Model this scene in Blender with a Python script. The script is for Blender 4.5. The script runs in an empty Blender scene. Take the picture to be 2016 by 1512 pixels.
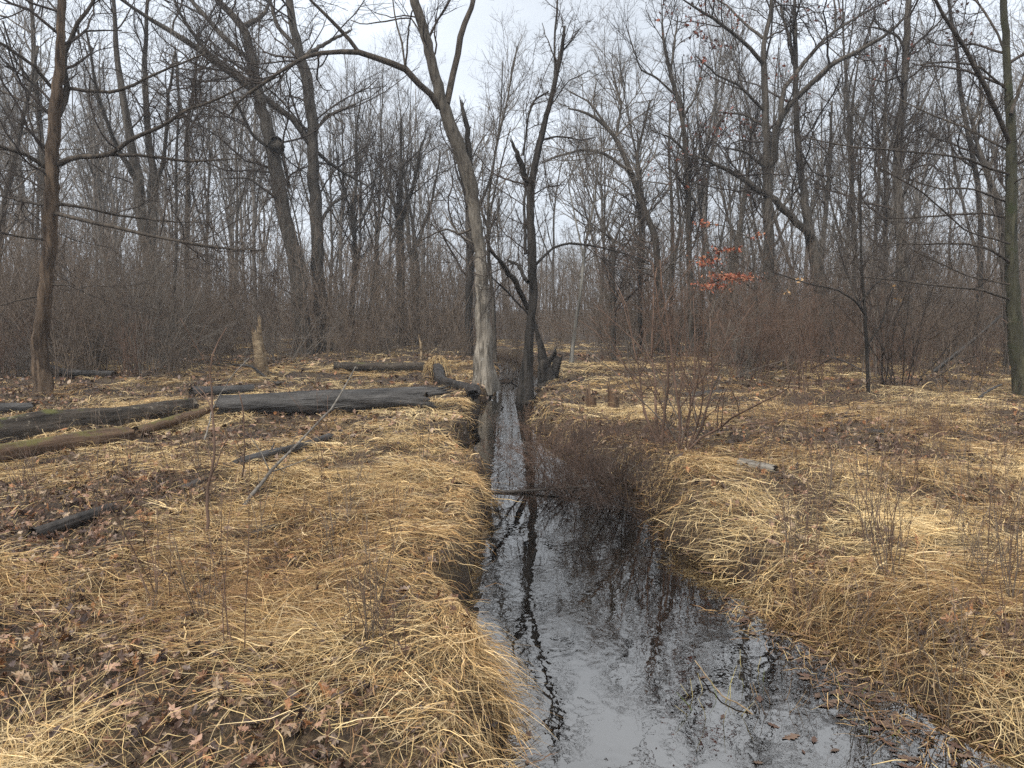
import bpy, math
import numpy as np
from mathutils import Vector

R8 = np.random.default_rng(7)
C = bpy.context.scene.collection
SC = bpy.context.scene

# ------------------------------------------------------------------ camera
F = 1494.0; HOR = 600.0; CAMZ = 1.7
TH = math.atan((756 - HOR) / F); CT, ST = math.cos(TH), math.sin(TH)
cd = bpy.data.cameras.new('camera'); cam = bpy.data.objects.new('camera', cd); C.objects.link(cam)
cam.location = (0, 0, CAMZ); cam.rotation_euler = (math.pi / 2 - TH, 0, 0)
cd.sensor_width = 36.0; cd.lens = 36.0 * F / 2016.0; cd.clip_start = 0.05; cd.clip_end = 2000
SC.camera = cam

# ------------------------------------------------------------------ world and light
SUN_EL, SUN_AZ = math.radians(52), math.radians(215)
wd = bpy.data.worlds.new('World'); SC.world = wd; wd.use_nodes = True
nt = wd.node_tree; nt.nodes.clear()
def N(nt, t, **kw):
    n = nt.nodes.new(t)
    for k, v in kw.items():
        setattr(n, k, v)
    return n
wo = N(nt, 'ShaderNodeOutputWorld'); bg = N(nt, 'ShaderNodeBackground'); bg.inputs['Strength'].default_value = 0.1
sky = N(nt, 'ShaderNodeTexSky', sky_type='NISHITA', sun_disc=False, sun_elevation=SUN_EL, sun_rotation=SUN_AZ)
sky.air_density = 1.0; sky.dust_density = 3.0
tc = N(nt, 'ShaderNodeTexCoord'); sep = N(nt, 'ShaderNodeSeparateXYZ'); nt.links.new(tc.outputs['Generated'], sep.inputs[0])
ramp = N(nt, 'ShaderNodeValToRGB')
ramp.color_ramp.elements[0].position = 0.0; ramp.color_ramp.elements[0].color = (0.56, 0.605, 0.67, 1)
ramp.color_ramp.elements[1].position = 1.0; ramp.color_ramp.elements[1].color = (1.1, 1.1, 1.1, 1)
e = ramp.color_ramp.elements.new(0.34); e.color = (0.655, 0.705, 0.77, 1)
nt.links.new(sep.outputs['Z'], ramp.inputs[0])
nz = N(nt, 'ShaderNodeTexNoise'); nz.inputs['Scale'].default_value = 3.0; nz.inputs['Detail'].default_value = 4; nz.inputs['Roughness'].default_value = 0.5
mp = N(nt, 'ShaderNodeMapping'); mp.inputs['Scale'].default_value = (1, 1, 2.5)
nt.links.new(tc.outputs['Generated'], mp.inputs[0]); nt.links.new(mp.outputs[0], nz.inputs['Vector'])
mr = N(nt, 'ShaderNodeMapRange'); mr.inputs['From Min'].default_value = 0.3; mr.inputs['From Max'].default_value = 0.7
mr.inputs['To Min'].default_value = 10.2; mr.inputs['To Max'].default_value = 15.6
nt.links.new(nz.outputs['Fac'], mr.inputs['Value'])
vm = N(nt, 'ShaderNodeVectorMath', operation='SCALE'); nt.links.new(ramp.outputs['Color'], vm.inputs[0]); nt.links.new(mr.outputs[0], vm.inputs['Scale'])
mx = N(nt, 'ShaderNodeMix', data_type='RGBA'); mx.inputs['Factor'].default_value = 0.9
nt.links.new(sky.outputs[0], mx.inputs['A']); nt.links.new(vm.outputs[0], mx.inputs['B'])
nt.links.new(mx.outputs['Result'], bg.inputs['Color']); nt.links.new(bg.outputs[0], wo.inputs['Surface'])
sl = bpy.data.lights.new('sun', 'SUN'); sl.energy = 2.9; sl.angle = math.radians(10); sl.color = (1.0, 0.94, 0.84)
sun = bpy.data.objects.new('sun', sl); C.objects.link(sun)
sun.rotation_euler = (math.pi / 2 - SUN_EL, 0, math.pi - SUN_AZ)
sun.location = (0, 0, 30)
SC.view_settings.view_transform = 'Standard'; SC.view_settings.look = 'None'
SC.view_settings.exposure = 0.3; SC.view_settings.gamma = 1.0
SC.cycles.max_bounces = 5; SC.cycles.diffuse_bounces = 2; SC.cycles.glossy_bounces = 2; SC.cycles.transmission_bounces = 2
SC.cycles.transparent_max_bounces = 8; SC.cycles.volume_bounces = 0
SC.cycles.use_denoising = False; SC.cycles.sample_clamp_indirect = 2.5; SC.cycles.sample_clamp_direct = 6
SC.cycles.caustics_reflective = False; SC.cycles.caustics_refractive = False

# ------------------------------------------------------------------ photo measuring helpers
def ray(u, v):
    x = (u - 1008) / F; y = (756 - v) / F
    return np.array([x, CT + y * ST, -ST + y * CT])
def W(u, v, Y):
    d = ray(u, v); k = Y / d[1]
    return np.array([d[0] * k, Y, CAMZ + d[2] * k])
def G(u, v, z=0.0):
    d = ray(u, v); k = (z - CAMZ) / d[2]
    return np.array([d[0] * k, d[1] * k, z])
def X(u, Y):                       # x of column u on ground near depth Y
    return (u - 1008) / F * (Y * CT + CAMZ * ST)
def project(p):
    x, y, z = p[..., 0], p[..., 1], p[..., 2] - CAMZ
    f = y * CT - z * ST; up = y * ST + z * CT
    return 1008 + F * x / f, 756 - F * up / f

# ------------------------------------------------------------------ noise
def _h(ix, iy, s):
    n = (ix.astype(np.int64) * 374761393 + iy.astype(np.int64) * 668265263 + s * 974711) & 0x7fffffff
    n = ((n ^ (n >> 13)) * 1274126177) & 0x7fffffff
    n = ((n ^ (n >> 16)) * 69069) & 0x7fffffff
    return (n & 0xfffff) / 1048575.0
def vn(x, y, s=0):
    x = np.asarray(x, float); y = np.asarray(y, float)
    ix = np.floor(x); iy = np.floor(y); fx = x - ix; fy = y - iy
    fx = fx * fx * (3 - 2 * fx); fy = fy * fy * (3 - 2 * fy)
    a = _h(ix, iy, s); b = _h(ix + 1, iy, s); c = _h(ix, iy + 1, s); d = _h(ix + 1, iy + 1, s)
    return (a + (b - a) * fx) * (1 - fy) + (c + (d - c) * fx) * fy
def fbm(x, y, s=0, o=3):
    t = 0; a = 1; n = 0
    for i in range(o):
        t = t + a * vn(x * 2 ** i, y * 2 ** i, s + 17 * i); n += a; a *= 0.5
    return t / n
def sstep(a, b, x):
    t = np.clip((x - a) / (b - a), 0, 1); return t * t * (3 - 2 * t)

# ------------------------------------------------------------------ creek outline and terrain
WZ = -0.30
edge = [(1512, 1095, 1740), (1450, 1075, 1690), (1400, 1020, 1640), (1350, 965, 1590), (1300, 925, 1530), (1250, 915, 1470), (1200, 922, 1410),
        (1160, 925, 1375), (1100, 935, 1330), (1050, 955, 1290), (1010, 965, 1270), (975, 968, 1250), (945, 955, 1210), (915, 915, 1150), (885, 905, 1090),
        (860, 925, 1055), (830, 935, 1030), (800, 948, 1040), (780, 960, 1045), (765, 980, 1050), (752, 975, 1072), (735, 985, 1065), (720, 975, 1030), (708, 960, 1000)]
eY = []; eL = []; eR = []
for v, a, b in edge:
    p = G(a, v, WZ); q = G(b, v, WZ); eY.append(p[1]); eL.append(p[0]); eR.append(q[0])
eY = [-6, 1.2] + eY + [eY[-1] + 4, eY[-1] + 10]
eL = [eL[0] + 1.2, eL[0] + .25] + eL + [eL[-1] - 1.2, eL[-1] - 3.2]
eR = [eR[0] + 1.5, eR[0] + .2] + eR + [eR[-1] - 1.2, eR[-1] - 3.5]
eY = np.array(eY); eL = np.array(eL); eR = np.array(eR)
def creek(x, y):
    jl = (vn(y * 1.9, y * 0 + .5, 51) - .5) * .30 + (vn(y * 7, y * 0 + .5, 52) - .5) * .06
    jr = (vn(y * 1.9, y * 0 + .5, 53) - .5) * .30 + (vn(y * 7, y * 0 + .5, 54) - .5) * .06
    l = np.interp(y, eY, eL) + jl; r = np.interp(y, eY, eR) + jr
    return l - x, x - r            # >0 means on the left / right bank
def H(x, y):
    x = np.asarray(x, float); y = np.asarray(y, float)
    dl, dr = creek(x, y)
    base = (fbm(x * .55, y * .55, 3) - .5) * .26 + (fbm(x * 2.1, y * 2.1, 9, 2) - .5) * .13 + (vn(x * 7, y * 7, 5) - .5) * .035
    base = base + (vn(x * .06, y * .06, 13) - .5) * .5 * sstep(20, 50, y)
    base = np.maximum(base, -.13)
    near = 1 - sstep(3.0, 6.5, y)
    bl = sstep(-.06, .16 + .35 * (1 - sstep(2.6, 4.2, y)), dl)
    br = sstep(-.12, .38 + 1.0 * near, dr)
    b = np.where(dl > dr, bl, br)
    return -.56 * (1 - b) + base * b + (vn(x * 5, y * 5, 6) - .5) * .04 * (1 - b)

# ------------------------------------------------------------------ mesh building
def mesh_obj(name, V, faces4=None, faces3=None, mat=None, parent=None, origin=None, tint=None, smooth=True):
    me = bpy.data.meshes.new(name)
    V = np.asarray(V, np.float32)
    if origin is not None:
        V = V - np.asarray(origin, np.float32)
    f4 = np.zeros((0, 4), np.int32) if faces4 is None else np.asarray(faces4, np.int32)
    f3 = np.zeros((0, 3), np.int32) if faces3 is None else np.asarray(faces3, np.int32)
    me.vertices.add(len(V)); me.vertices.foreach_set('co', V.ravel())
    nl = f4.size + f3.size
    me.loops.add(nl); me.loops.foreach_set('vertex_index', np.concatenate([f4.ravel(), f3.ravel()]).astype(np.int32))
    me.polygons.add(len(f4) + len(f3))
    st = np.concatenate([np.arange(len(f4)) * 4, f4.size + np.arange(len(f3)) * 3]).astype(np.int32)
    me.polygons.foreach_set('loop_start', st)
    me.polygons.foreach_set('use_smooth', np.full(len(st), smooth))
    if tint is not None:
        a = me.color_attributes.new('tint', 'FLOAT_COLOR', 'POINT')
        t = np.ones((len(V), 4), np.float32); t[:, :3] = tint; a.data.foreach_set('color', t.ravel())
    me.update(calc_edges=True)
    if mat: me.materials.append(mat)
    o = bpy.data.objects.new(name, me); C.objects.link(o)
    if parent: o.parent = parent
    return o
class MB:
    def __init__(s): s.V = []; s.q = []; s.t = []; s.n = 0; s.c = []
    def add(s, V, q=None, t=None, tint=None):
        V = np.asarray(V, float).reshape(-1, 3); s.V.append(V)
        if q is not None and len(q): s.q.append(np.asarray(q) + s.n)
        if t is not None and len(t): s.t.append(np.asarray(t) + s.n)
        if tint is not None: s.c.append(np.broadcast_to(tint, (len(V), 3)) if np.ndim(tint) == 1 else np.asarray(tint))
        s.n += len(V)
    def build(s, name, mat, parent=None, origin=None, smooth=True):
        V = np.concatenate(s.V); q = np.concatenate(s.q) if s.q else None; t = np.concatenate(s.t) if s.t else None
        return mesh_obj(name, V, q, t, mat, parent, origin, np.concatenate(s.c) if s.c else None, smooth)
def empty(name, loc):
    o = bpy.data.objects.new(name, None); o.location = loc; o.empty_display_size = .2; C.objects.link(o); return o
def tag(o, label=None, cat=None, group=None, kind=None):
    if label: o['label'] = label
    if cat: o['category'] = cat
    if group: o['group'] = group
    if kind: o['kind'] = kind
    return o
def unit(a): return a / (np.linalg.norm(a, axis=-1, keepdims=True) + 1e-12)
def tubes(P, R, S=3, rough=0, seed=1, flare=0, cap=True):
    """P (N,K,3), R (N,K) -> verts, quads, tris"""
    n, K = P.shape[:2]
    T = np.gradient(P, axis=1); T = unit(T)
    ref = np.where(np.abs(T[:, :1, 2:3]) > .8, np.array([1., 0, 0]), np.array([0, 0, 1.]))
    ref = np.broadcast_to(ref, P.shape)
    A = unit(np.cross(T, ref)); B = np.cross(T, A)
    ang = np.linspace(0, 2 * np.pi, S, endpoint=False)
    rr = R[:, :, None] * np.ones(S)
    if rough:
        L = np.cumsum(np.r_[0, np.linalg.norm(np.diff(P[0], axis=0), axis=1)])
        ca, sa = np.cos(ang), np.sin(ang)
        for i in range(n):
            u = L[:, None] * 2.2; r0 = max(R[i, 0], .03)
            k1 = vn(ca * 1.6 + 7 + 0 * u, sa * 1.6 + u * .5, seed + i) - .5
            k2 = vn(ca * 5.0 + 7 + 0 * u, sa * 5.0 + u * 1.1, seed + i + 40) - .5
            rr[i] *= 1 + rough * (1.4 * k1 + k2)
            if flare:
                lobe = .5 + .5 * np.cos(ang * 4 + seed) * .7 + .5 * np.cos(ang * 3 + 2 * seed) * .5
                rr[i] *= 1 + flare * np.exp(-L[:, None] / (r0 * 2.2)) * (.35 + lobe)
    V = P[:, :, None] + rr[..., None] * (np.cos(ang)[:, None] * A[:, :, None] + np.sin(ang)[:, None] * B[:, :, None])
    i = np.arange(n)[:, None, None] * K * S; k = np.arange(K - 1)[None, :, None] * S; s = np.arange(S)[None, None]
    s1 = (s + 1) % S
    q = np.stack([i + k + s, i + k + s1, i + k + S + s1, i + k + S + s], -1).reshape(-1, 4)
    V = V.reshape(-1, 3); t = None
    if cap and S > 3:
        cs = np.concatenate([P[:, -1]]); base = len(V); V = np.concatenate([V, cs])
        e = (np.arange(n) * K * S + (K - 1) * S)[:, None]
        t = np.stack([e + s[0], e + s1[0], np.broadcast_to(base + np.arange(n)[:, None], (n, S))], -1).reshape(-1, 3)
    return V, q, t
def resample(pts, r, K):
    pts = np.asarray(pts, float); L = np.r_[0, np.cumsum(np.linalg.norm(np.diff(pts, axis=0), axis=1))]
    # smooth by Catmull-like cubic through dense linear then box filter
    t = np.linspace(0, L[-1], K * 4)
    D = np.stack([np.interp(t, L, pts[:, i]) for i in range(3)], 1); rr = np.interp(t, L, r)
    w = max(3, int(K * 4 / max(len(pts), 2) * .5)) | 1
    if w > 3:
        k = np.ones(w) / w
        Dp = np.pad(D, ((w // 2, w // 2), (0, 0)), 'edge')
        S_ = np.stack([np.convolve(Dp[:, i], k, 'valid') for i in range(3)], 1)
        fade = np.minimum(np.arange(len(D)), np.arange(len(D))[::-1]) / (w / 2); fade = np.clip(fade, 0, 1)[:, None]
        D = D * (1 - fade) + S_ * fade
    idx = np.linspace(0, K * 4 - 1, K).round().astype(int)
    return D[idx], rr[idx]
def spawn(P, R, count, rng, tr=(.2, 1), ang=(30, 65), length=None, lr=.5, rr=.55, K=5, up=.05, wander=.12, rmin=.002, rmax=1., planar=0):
    n, Kp = P.shape[:2]
    seg = np.linalg.norm(np.diff(P, axis=1), axis=2); Lp = seg.sum(1)
    if isinstance(count, int): idx = np.repeat(np.arange(n), count)
    else: idx = rng.choice(n, int(count[0]), p=Lp / Lp.sum())
    m = len(idx); t = rng.uniform(tr[0], tr[1], m) * (Kp - 1.001); k = t.astype(int); f = (t - k)[:, None]
    p = P[idx, k] * (1 - f) + P[idx, k + 1] * f; tan = unit(P[idx, k + 1] - P[idx, k]); r = R[idx, k] * (1 - f[:, 0]) + R[idx, k + 1] * f[:, 0]
    a = np.radians(rng.uniform(ang[0], ang[1], m))[:, None]
    q = unit(np.cross(tan, rng.normal(size=(m, 3)) + 1e-6))
    d = np.cos(a) * tan + np.sin(a) * q
    if length is None: L = Lp[idx] * lr * (1.15 - .65 * t / Kp) * rng.uniform(.6, 1.3, m)
    else: L = rng.uniform(length[0], length[1], m) * (1.1 - .4 * t / Kp)
    out = np.zeros((m, K, 3)); out[:, 0] = p
    for j in range(1, K):
        d = unit(d + rng.normal(size=(m, 3)) * wander + np.array([0, 0, up]))
        out[:, j] = out[:, j - 1] + d * (L / (K - 1))[:, None]
    r0 = np.clip(np.minimum(r * rr, L * .014 + .0015), rmin, rmax)
    taper = np.linspace(1, .45, K)
    return out, np.maximum(r0[:, None] * taper, rmin * .7)

# ------------------------------------------------------------------ materials
def newmat(name, rough=.8, spec=.3):
    m = bpy.data.materials.new(name); m.use_nodes = True; t = m.node_tree; b = t.nodes['Principled BSDF']
    b.inputs['Roughness'].default_value = rough; b.inputs['Specular IOR Level'].default_value = spec
    return m, t, b
def ramp2(t, fac, stops):
    r = N(t, 'ShaderNodeValToRGB'); el = r.color_ramp.elements
    el[0].position, el[0].color = stops[0][0], (*stops[0][1], 1); el[1].position, el[1].color = stops[-1][0], (*stops[-1][1], 1)
    for p, c in stops[1:-1]:
        e = el.new(p); e.color = (*c, 1)
    t.links.new(fac, r.inputs[0]); return r.outputs[0]
def noise(t, vec, scale, detail=4, rough=.6):
    n = N(t, 'ShaderNodeTexNoise'); n.inputs['Scale'].default_value = scale; n.inputs['Detail'].default_value = detail; n.inputs['Roughness'].default_value = rough
    t.links.new(vec, n.inputs['Vector']); return n.outputs['Fac']
def mapped(t, scale, coord='Object'):
    c = N(t, 'ShaderNodeTexCoord'); m = N(t, 'ShaderNodeMapping'); m.inputs['Scale'].default_value = scale
    t.links.new(c.outputs[coord], m.inputs[0]); return m.outputs[0]
def bump(t, b, h, strength, dist=.02):
    n = N(t, 'ShaderNodeBump'); n.inputs['Strength'].default_value = strength; n.inputs['Distance'].default_value = dist
    t.links.new(h, n.inputs['Height']); t.links.new(n.outputs[0], b.inputs['Normal'])
def mixc(t, fac, a, bcol):
    m = N(t, 'ShaderNodeMix', data_type='RGBA')
    t.links.new(fac, m.inputs['Factor'])
    for k, s in (('A', a), ('B', bcol)):
        if isinstance(s, tuple): m.inputs[k].default_value = (*s, 1)
        else: t.links.new(s, m.inputs[k])
    return m.outputs['Result']
def bark(name, dark, light, axis='z', fine=22, moss=None, mossamt=.5, rough=.85, patch=None, top=None):
    m, t, b = newmat(name, rough, .25)
    sc = (1, 1, .14) if axis == 'z' else (.14, 1, 1)
    v = mapped(t, sc); f0 = noise(t, v, fine, 5, .7); f1_ = noise(t, v, fine * .42, 3, .6); fm = N(t, 'ShaderNodeMix', data_type='FLOAT'); fm.inputs[0].default_value = .5; t.links.new(f0, fm.inputs[2]); t.links.new(f1_, fm.inputs[3]); f = fm.outputs[0]; g = noise(t, mapped(t, (1, 1, .5)), 3.1, 3, .6)
    c = ramp2(t, f, [(.40, dark), (.49, tuple(a * .65 + b_ * .35 for a, b_ in zip(dark, light))), (.60, light)])
    mid = tuple((a * .55 + b_ * .45) for a, b_ in zip(dark, light))
    gf = ramp2(t, g, [(.4, (0, 0, 0)), (.65, (.6, .6, .6))]); c = mixc(t, gf, c, mid)
    if patch:
        pf = ramp2(t, noise(t, mapped(t, (1, 1, .8)), 9, 4, .7), [(.6, (0, 0, 0)), (.66, (.8, .8, .8))]); c = mixc(t, pf, c, patch)
    if moss:
        gn = N(t, 'ShaderNodeNewGeometry'); s = N(t, 'ShaderNodeSeparateXYZ'); t.links.new(gn.outputs['Normal'], s.inputs[0])
        ma = N(t, 'ShaderNodeMath', operation='MULTIPLY_ADD'); ma.inputs[1].default_value = .35 if axis == 'x' else .0; t.links.new(s.outputs['Z'], ma.inputs[0])
        t.links.new(noise(t, mapped(t, (1, 1, 1)), 2.2, 5, .7), ma.inputs[2])
        mf = ramp2(t, ma.outputs[0], [(1 - mossamt, (0, 0, 0)), (1 - mossamt + .12, (1, 1, 1))]); c = mixc(t, mf, c, moss)
    if top:
        gp = N(t, 'ShaderNodeTexCoord'); s = N(t, 'ShaderNodeSeparateXYZ'); t.links.new(gp.outputs['Object'], s.inputs[0]); r_ = N(t, 'ShaderNodeMapRange'); r_.inputs['From Min'].default_value = 2.2; r_.inputs['From Max'].default_value = 5.; t.links.new(s.outputs['Z'], r_.inputs['Value'])
        c = mixc(t, r_.outputs[0], c, ramp2(t, f, [(.35, top[0]), (.66, top[1])]))
    t.links.new(c, b.inputs['Base Color']); bump(t, b, f, 1, .05); return m
def tinted(name, rough=.7, spec=.3, transl=0.):
    m, t, b = newmat(name, rough, spec); a = N(t, 'ShaderNodeAttribute', attribute_name='tint'); t.links.new(a.outputs['Color'], b.inputs['Base Color'])
    if transl:
        tr = N(t, 'ShaderNodeBsdfTranslucent'); t.links.new(a.outputs['Color'], tr.inputs['Color'])
        ms = N(t, 'ShaderNodeMixShader'); ms.inputs[0].default_value = transl
        t.links.new(b.outputs[0], ms.inputs[1]); t.links.new(tr.outputs[0], ms.inputs[2]); t.links.new(ms.outputs[0], t.nodes['Material Output'].inputs[0])
    return m
def plain(name, col, var=.35, rough=.8):
    m, t, b = newmat(name, rough, .25)
    f = noise(t, mapped(t, (1, 1, 1)), 4, 3); d = tuple(c * (1 - var) for c in col); l = tuple(c * (1 + var) for c in col)
    t.links.new(ramp2(t, f, [(.35, d), (.65, l)]), b.inputs['Base Color']); return m
M_grey = bark('bark_grey', (.018, .015, .012), (.125, .108, .09))
M_brown = bark('bark_brown', (.022, .014, .010), (.17, .12, .08), moss=(.06, .065, .02), mossamt=.34)
M_pale = bark('bark_pale', (.07, .058, .045), (.40, .35, .28), fine=26)
M_midpale = bark('bark_middling', (.05, .043, .035), (.36, .32, .265), fine=26, patch=(.36, .34, .30), top=((.02, .017, .014), (.15, .13, .105)))
M_dark = bark('bark_black', (.008, .007, .006), (.060, .052, .045), moss=(.12, .12, .1), mossamt=.30)
M_green = bark('bark_greenish', (.018, .018, .012), (.085, .08, .05), moss=(.035, .042, .018), mossamt=.44)
M_dark2 = bark('bark_limb', (.014, .011, .009), (.105, .085, .066))
M_birch = bark('bark_speckled', (.03, .028, .024), (.34, .32, .28), fine=14)
M_twig = plain('twig', (.045, .035, .029)); M_twigL = plain('twig_brown', (.14, .108, .083)); M_twigR = plain('twig_red', (.125, .08, .058)); M_bram = plain('bramble', (.07, .048, .038))
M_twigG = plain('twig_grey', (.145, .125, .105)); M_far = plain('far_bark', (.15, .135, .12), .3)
M_logdark = bark('log_wet', (.008, .007, .0065), (.085, .08, .076), axis='x', fine=20, rough=.38)
M_logmoss = bark('log_mossy', (.010, .008, .006), (.09, .072, .055), axis='x', fine=16, moss=(.075, .075, .02), mossamt=.14, patch=(.26, .22, .17), rough=.7)
M_logbrown = bark('log_brown', (.025, .014, .009), (.16, .10, .06), axis='x', fine=16, moss=(.10, .085, .025), mossamt=.22, rough=.6)
M_wood = bark('rotten_wood', (.06, .035, .02), (.42, .32, .20), fine=14)
M_woodx = bark('split_wood', (.05, .03, .02), (.20, .14, .09), axis='x', fine=14)
M_char = bark('black_wood', (.006, .005, .004), (.05, .042, .036), fine=12, rough=.5)
M_stick = bark('stick_grey', (.07, .06, .05), (.26, .24, .21), axis='x', fine=20)
M_blade = tinted('dry_blades', .75, .12, .12); M_leaf = tinted('dead_leaves', .5, .35); M_soil = plain('dark_soil', (.03, .02, .014), .5, .9)

# ------------------------------------------------------------------ ground and water
t_ = np.linspace(-1, 1, 820); tx = 1.35 * (t_ * .45 + .55 * t_ ** 3) / 1.0
ys = -8 + 4 * np.exp(np.linspace(0, math.log(60), 760))
GX = (ys[:, None] + 8) * tx[None]; GY = np.repeat(ys[:, None], len(tx), 1)
GV = np.stack([GX, GY, H(GX, GY)], -1).reshape(-1, 3)
nr, nc = GX.shape
i = np.arange(nr - 1)[:, None] * nc + np.arange(nc - 1)[None]
gq = np.stack([i, i + 1, i + nc + 1, i + nc], -1).reshape(-1, 4)
mg, t, b = newmat('forest_floor', .7, .3)
v = mapped(t, (1, 1, 1)); f1 = noise(t, v, 1.4, 4); f2 = noise(t, v, 24, 5, .75)
c1 = ramp2(t, f2, [(.3, (.012, .008, .006)), (.5, (.04, .026, .018)), (.66, (.12, .08, .05)), (.75, (.18, .13, .085))])
c2 = ramp2(t, f2, [(.3, (.016, .011, .007)), (.5, (.07, .047, .026)), (.68, (.22, .16, .09))])
t.links.new(mixc(t, ramp2(t, f1, [(.42, (0, 0, 0)), (.6, (1, 1, 1))]), c1, c2), b.inputs['Base Color']); bump(t, b, f2, 1, .05)
# wet dark mud where the ground dips under the creek
gp = N(t, 'ShaderNodeNewGeometry'); sp = N(t, 'ShaderNodeSeparateXYZ'); t.links.new(gp.outputs['Position'], sp.inputs[0])
wr = N(t, 'ShaderNodeMapRange'); wr.inputs['From Min'].default_value = -.30; wr.inputs['From Max'].default_value = -.12; t.links.new(sp.outputs['Z'], wr.inputs['Value'])
old = b.inputs['Base Color'].links[0].from_socket
t.links.new(mixc(t, wr.outputs[0], ramp2(t, f2, [(.35, (.012, .007, .004)), (.7, (.07, .04, .02))]), old), b.inputs['Base Color'])
tag(mesh_obj('ground', GV, gq, None, mg), kind='structure')

wy = np.concatenate([np.arange(-6, eY[-1], .25)]); wl = np.interp(wy, eY, eL) - .45; wr_ = np.interp(wy, eY, eR) + .45
near = wy < 7; wr_[near] += .5
s_ = np.linspace(0, 1, 9); WX = wl[:, None] + (wr_ - wl)[:, None] * s_
WV = np.stack([WX, np.repeat(wy[:, None], 9, 1), np.full_like(WX, WZ)], -1).reshape(-1, 3)
i = np.arange(len(wy) - 1)[:, None] * 9 + np.arange(8)[None]; wq = np.stack([i, i + 1, i + 10, i + 9], -1).reshape(-1, 4)
mw = bpy.data.materials.new('creek_water'); mw.use_nodes = True; t = mw.node_tree; t.nodes.clear()
out = N(t, 'ShaderNodeOutputMaterial'); gl = N(t, 'ShaderNodeBsdfGlossy'); gl.inputs['Roughness'].default_value = .008; gl.inputs['Color'].default_value = (1, .975, .94, 1)
tr = N(t, 'ShaderNodeBsdfTransparent'); tr.inputs['Color'].default_value = (.42, .25, .12, 1)
fr = N(t, 'ShaderNodeFresnel'); fr.inputs['IOR'].default_value = 3.4; ms = N(t, 'ShaderNodeMixShader')
v = mapped(t, (1, .8, 1)); r1 = noise(t, v, 6.5, 2, .5); r2 = noise(t, v, 26, 2, .5); r3 = noise(t, v, .9, 2, .5)
a1 = N(t, 'ShaderNodeMath', operation='MULTIPLY_ADD'); a1.inputs[1].default_value = .10; t.links.new(r2, a1.inputs[0]); t.links.new(r1, a1.inputs[2])
am = N(t, 'ShaderNodeMapRange'); am.inputs['From Min'].default_value = .35; am.inputs['From Max'].default_value = .65; am.inputs['To Min'].default_value = .06; am.inputs['To Max'].default_value = 1; t.links.new(r3, am.inputs['Value'])
a2 = N(t, 'ShaderNodeMath', operation='MULTIPLY'); t.links.new(a1.outputs[0], a2.inputs[0]); t.links.new(am.outputs[0], a2.inputs[1])
bp = N(t, 'ShaderNodeBump'); bp.inputs['Strength'].default_value = .5; bp.inputs['Distance'].default_value = .006; t.links.new(a2.outputs[0], bp.inputs['Height'])
t.links.new(bp.outputs[0], gl.inputs['Normal']); t.links.new(bp.outputs[0], fr.inputs['Normal'])
t.links.new(fr.outputs[0], ms.inputs[0]); t.links.new(tr.outputs[0], ms.inputs[1]); t.links.new(gl.outputs[0], ms.inputs[2]); t.links.new(ms.outputs[0], out.inputs[0])
tag(mesh_obj('creek_water', WV, wq, None, mw), kind='structure')

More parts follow.
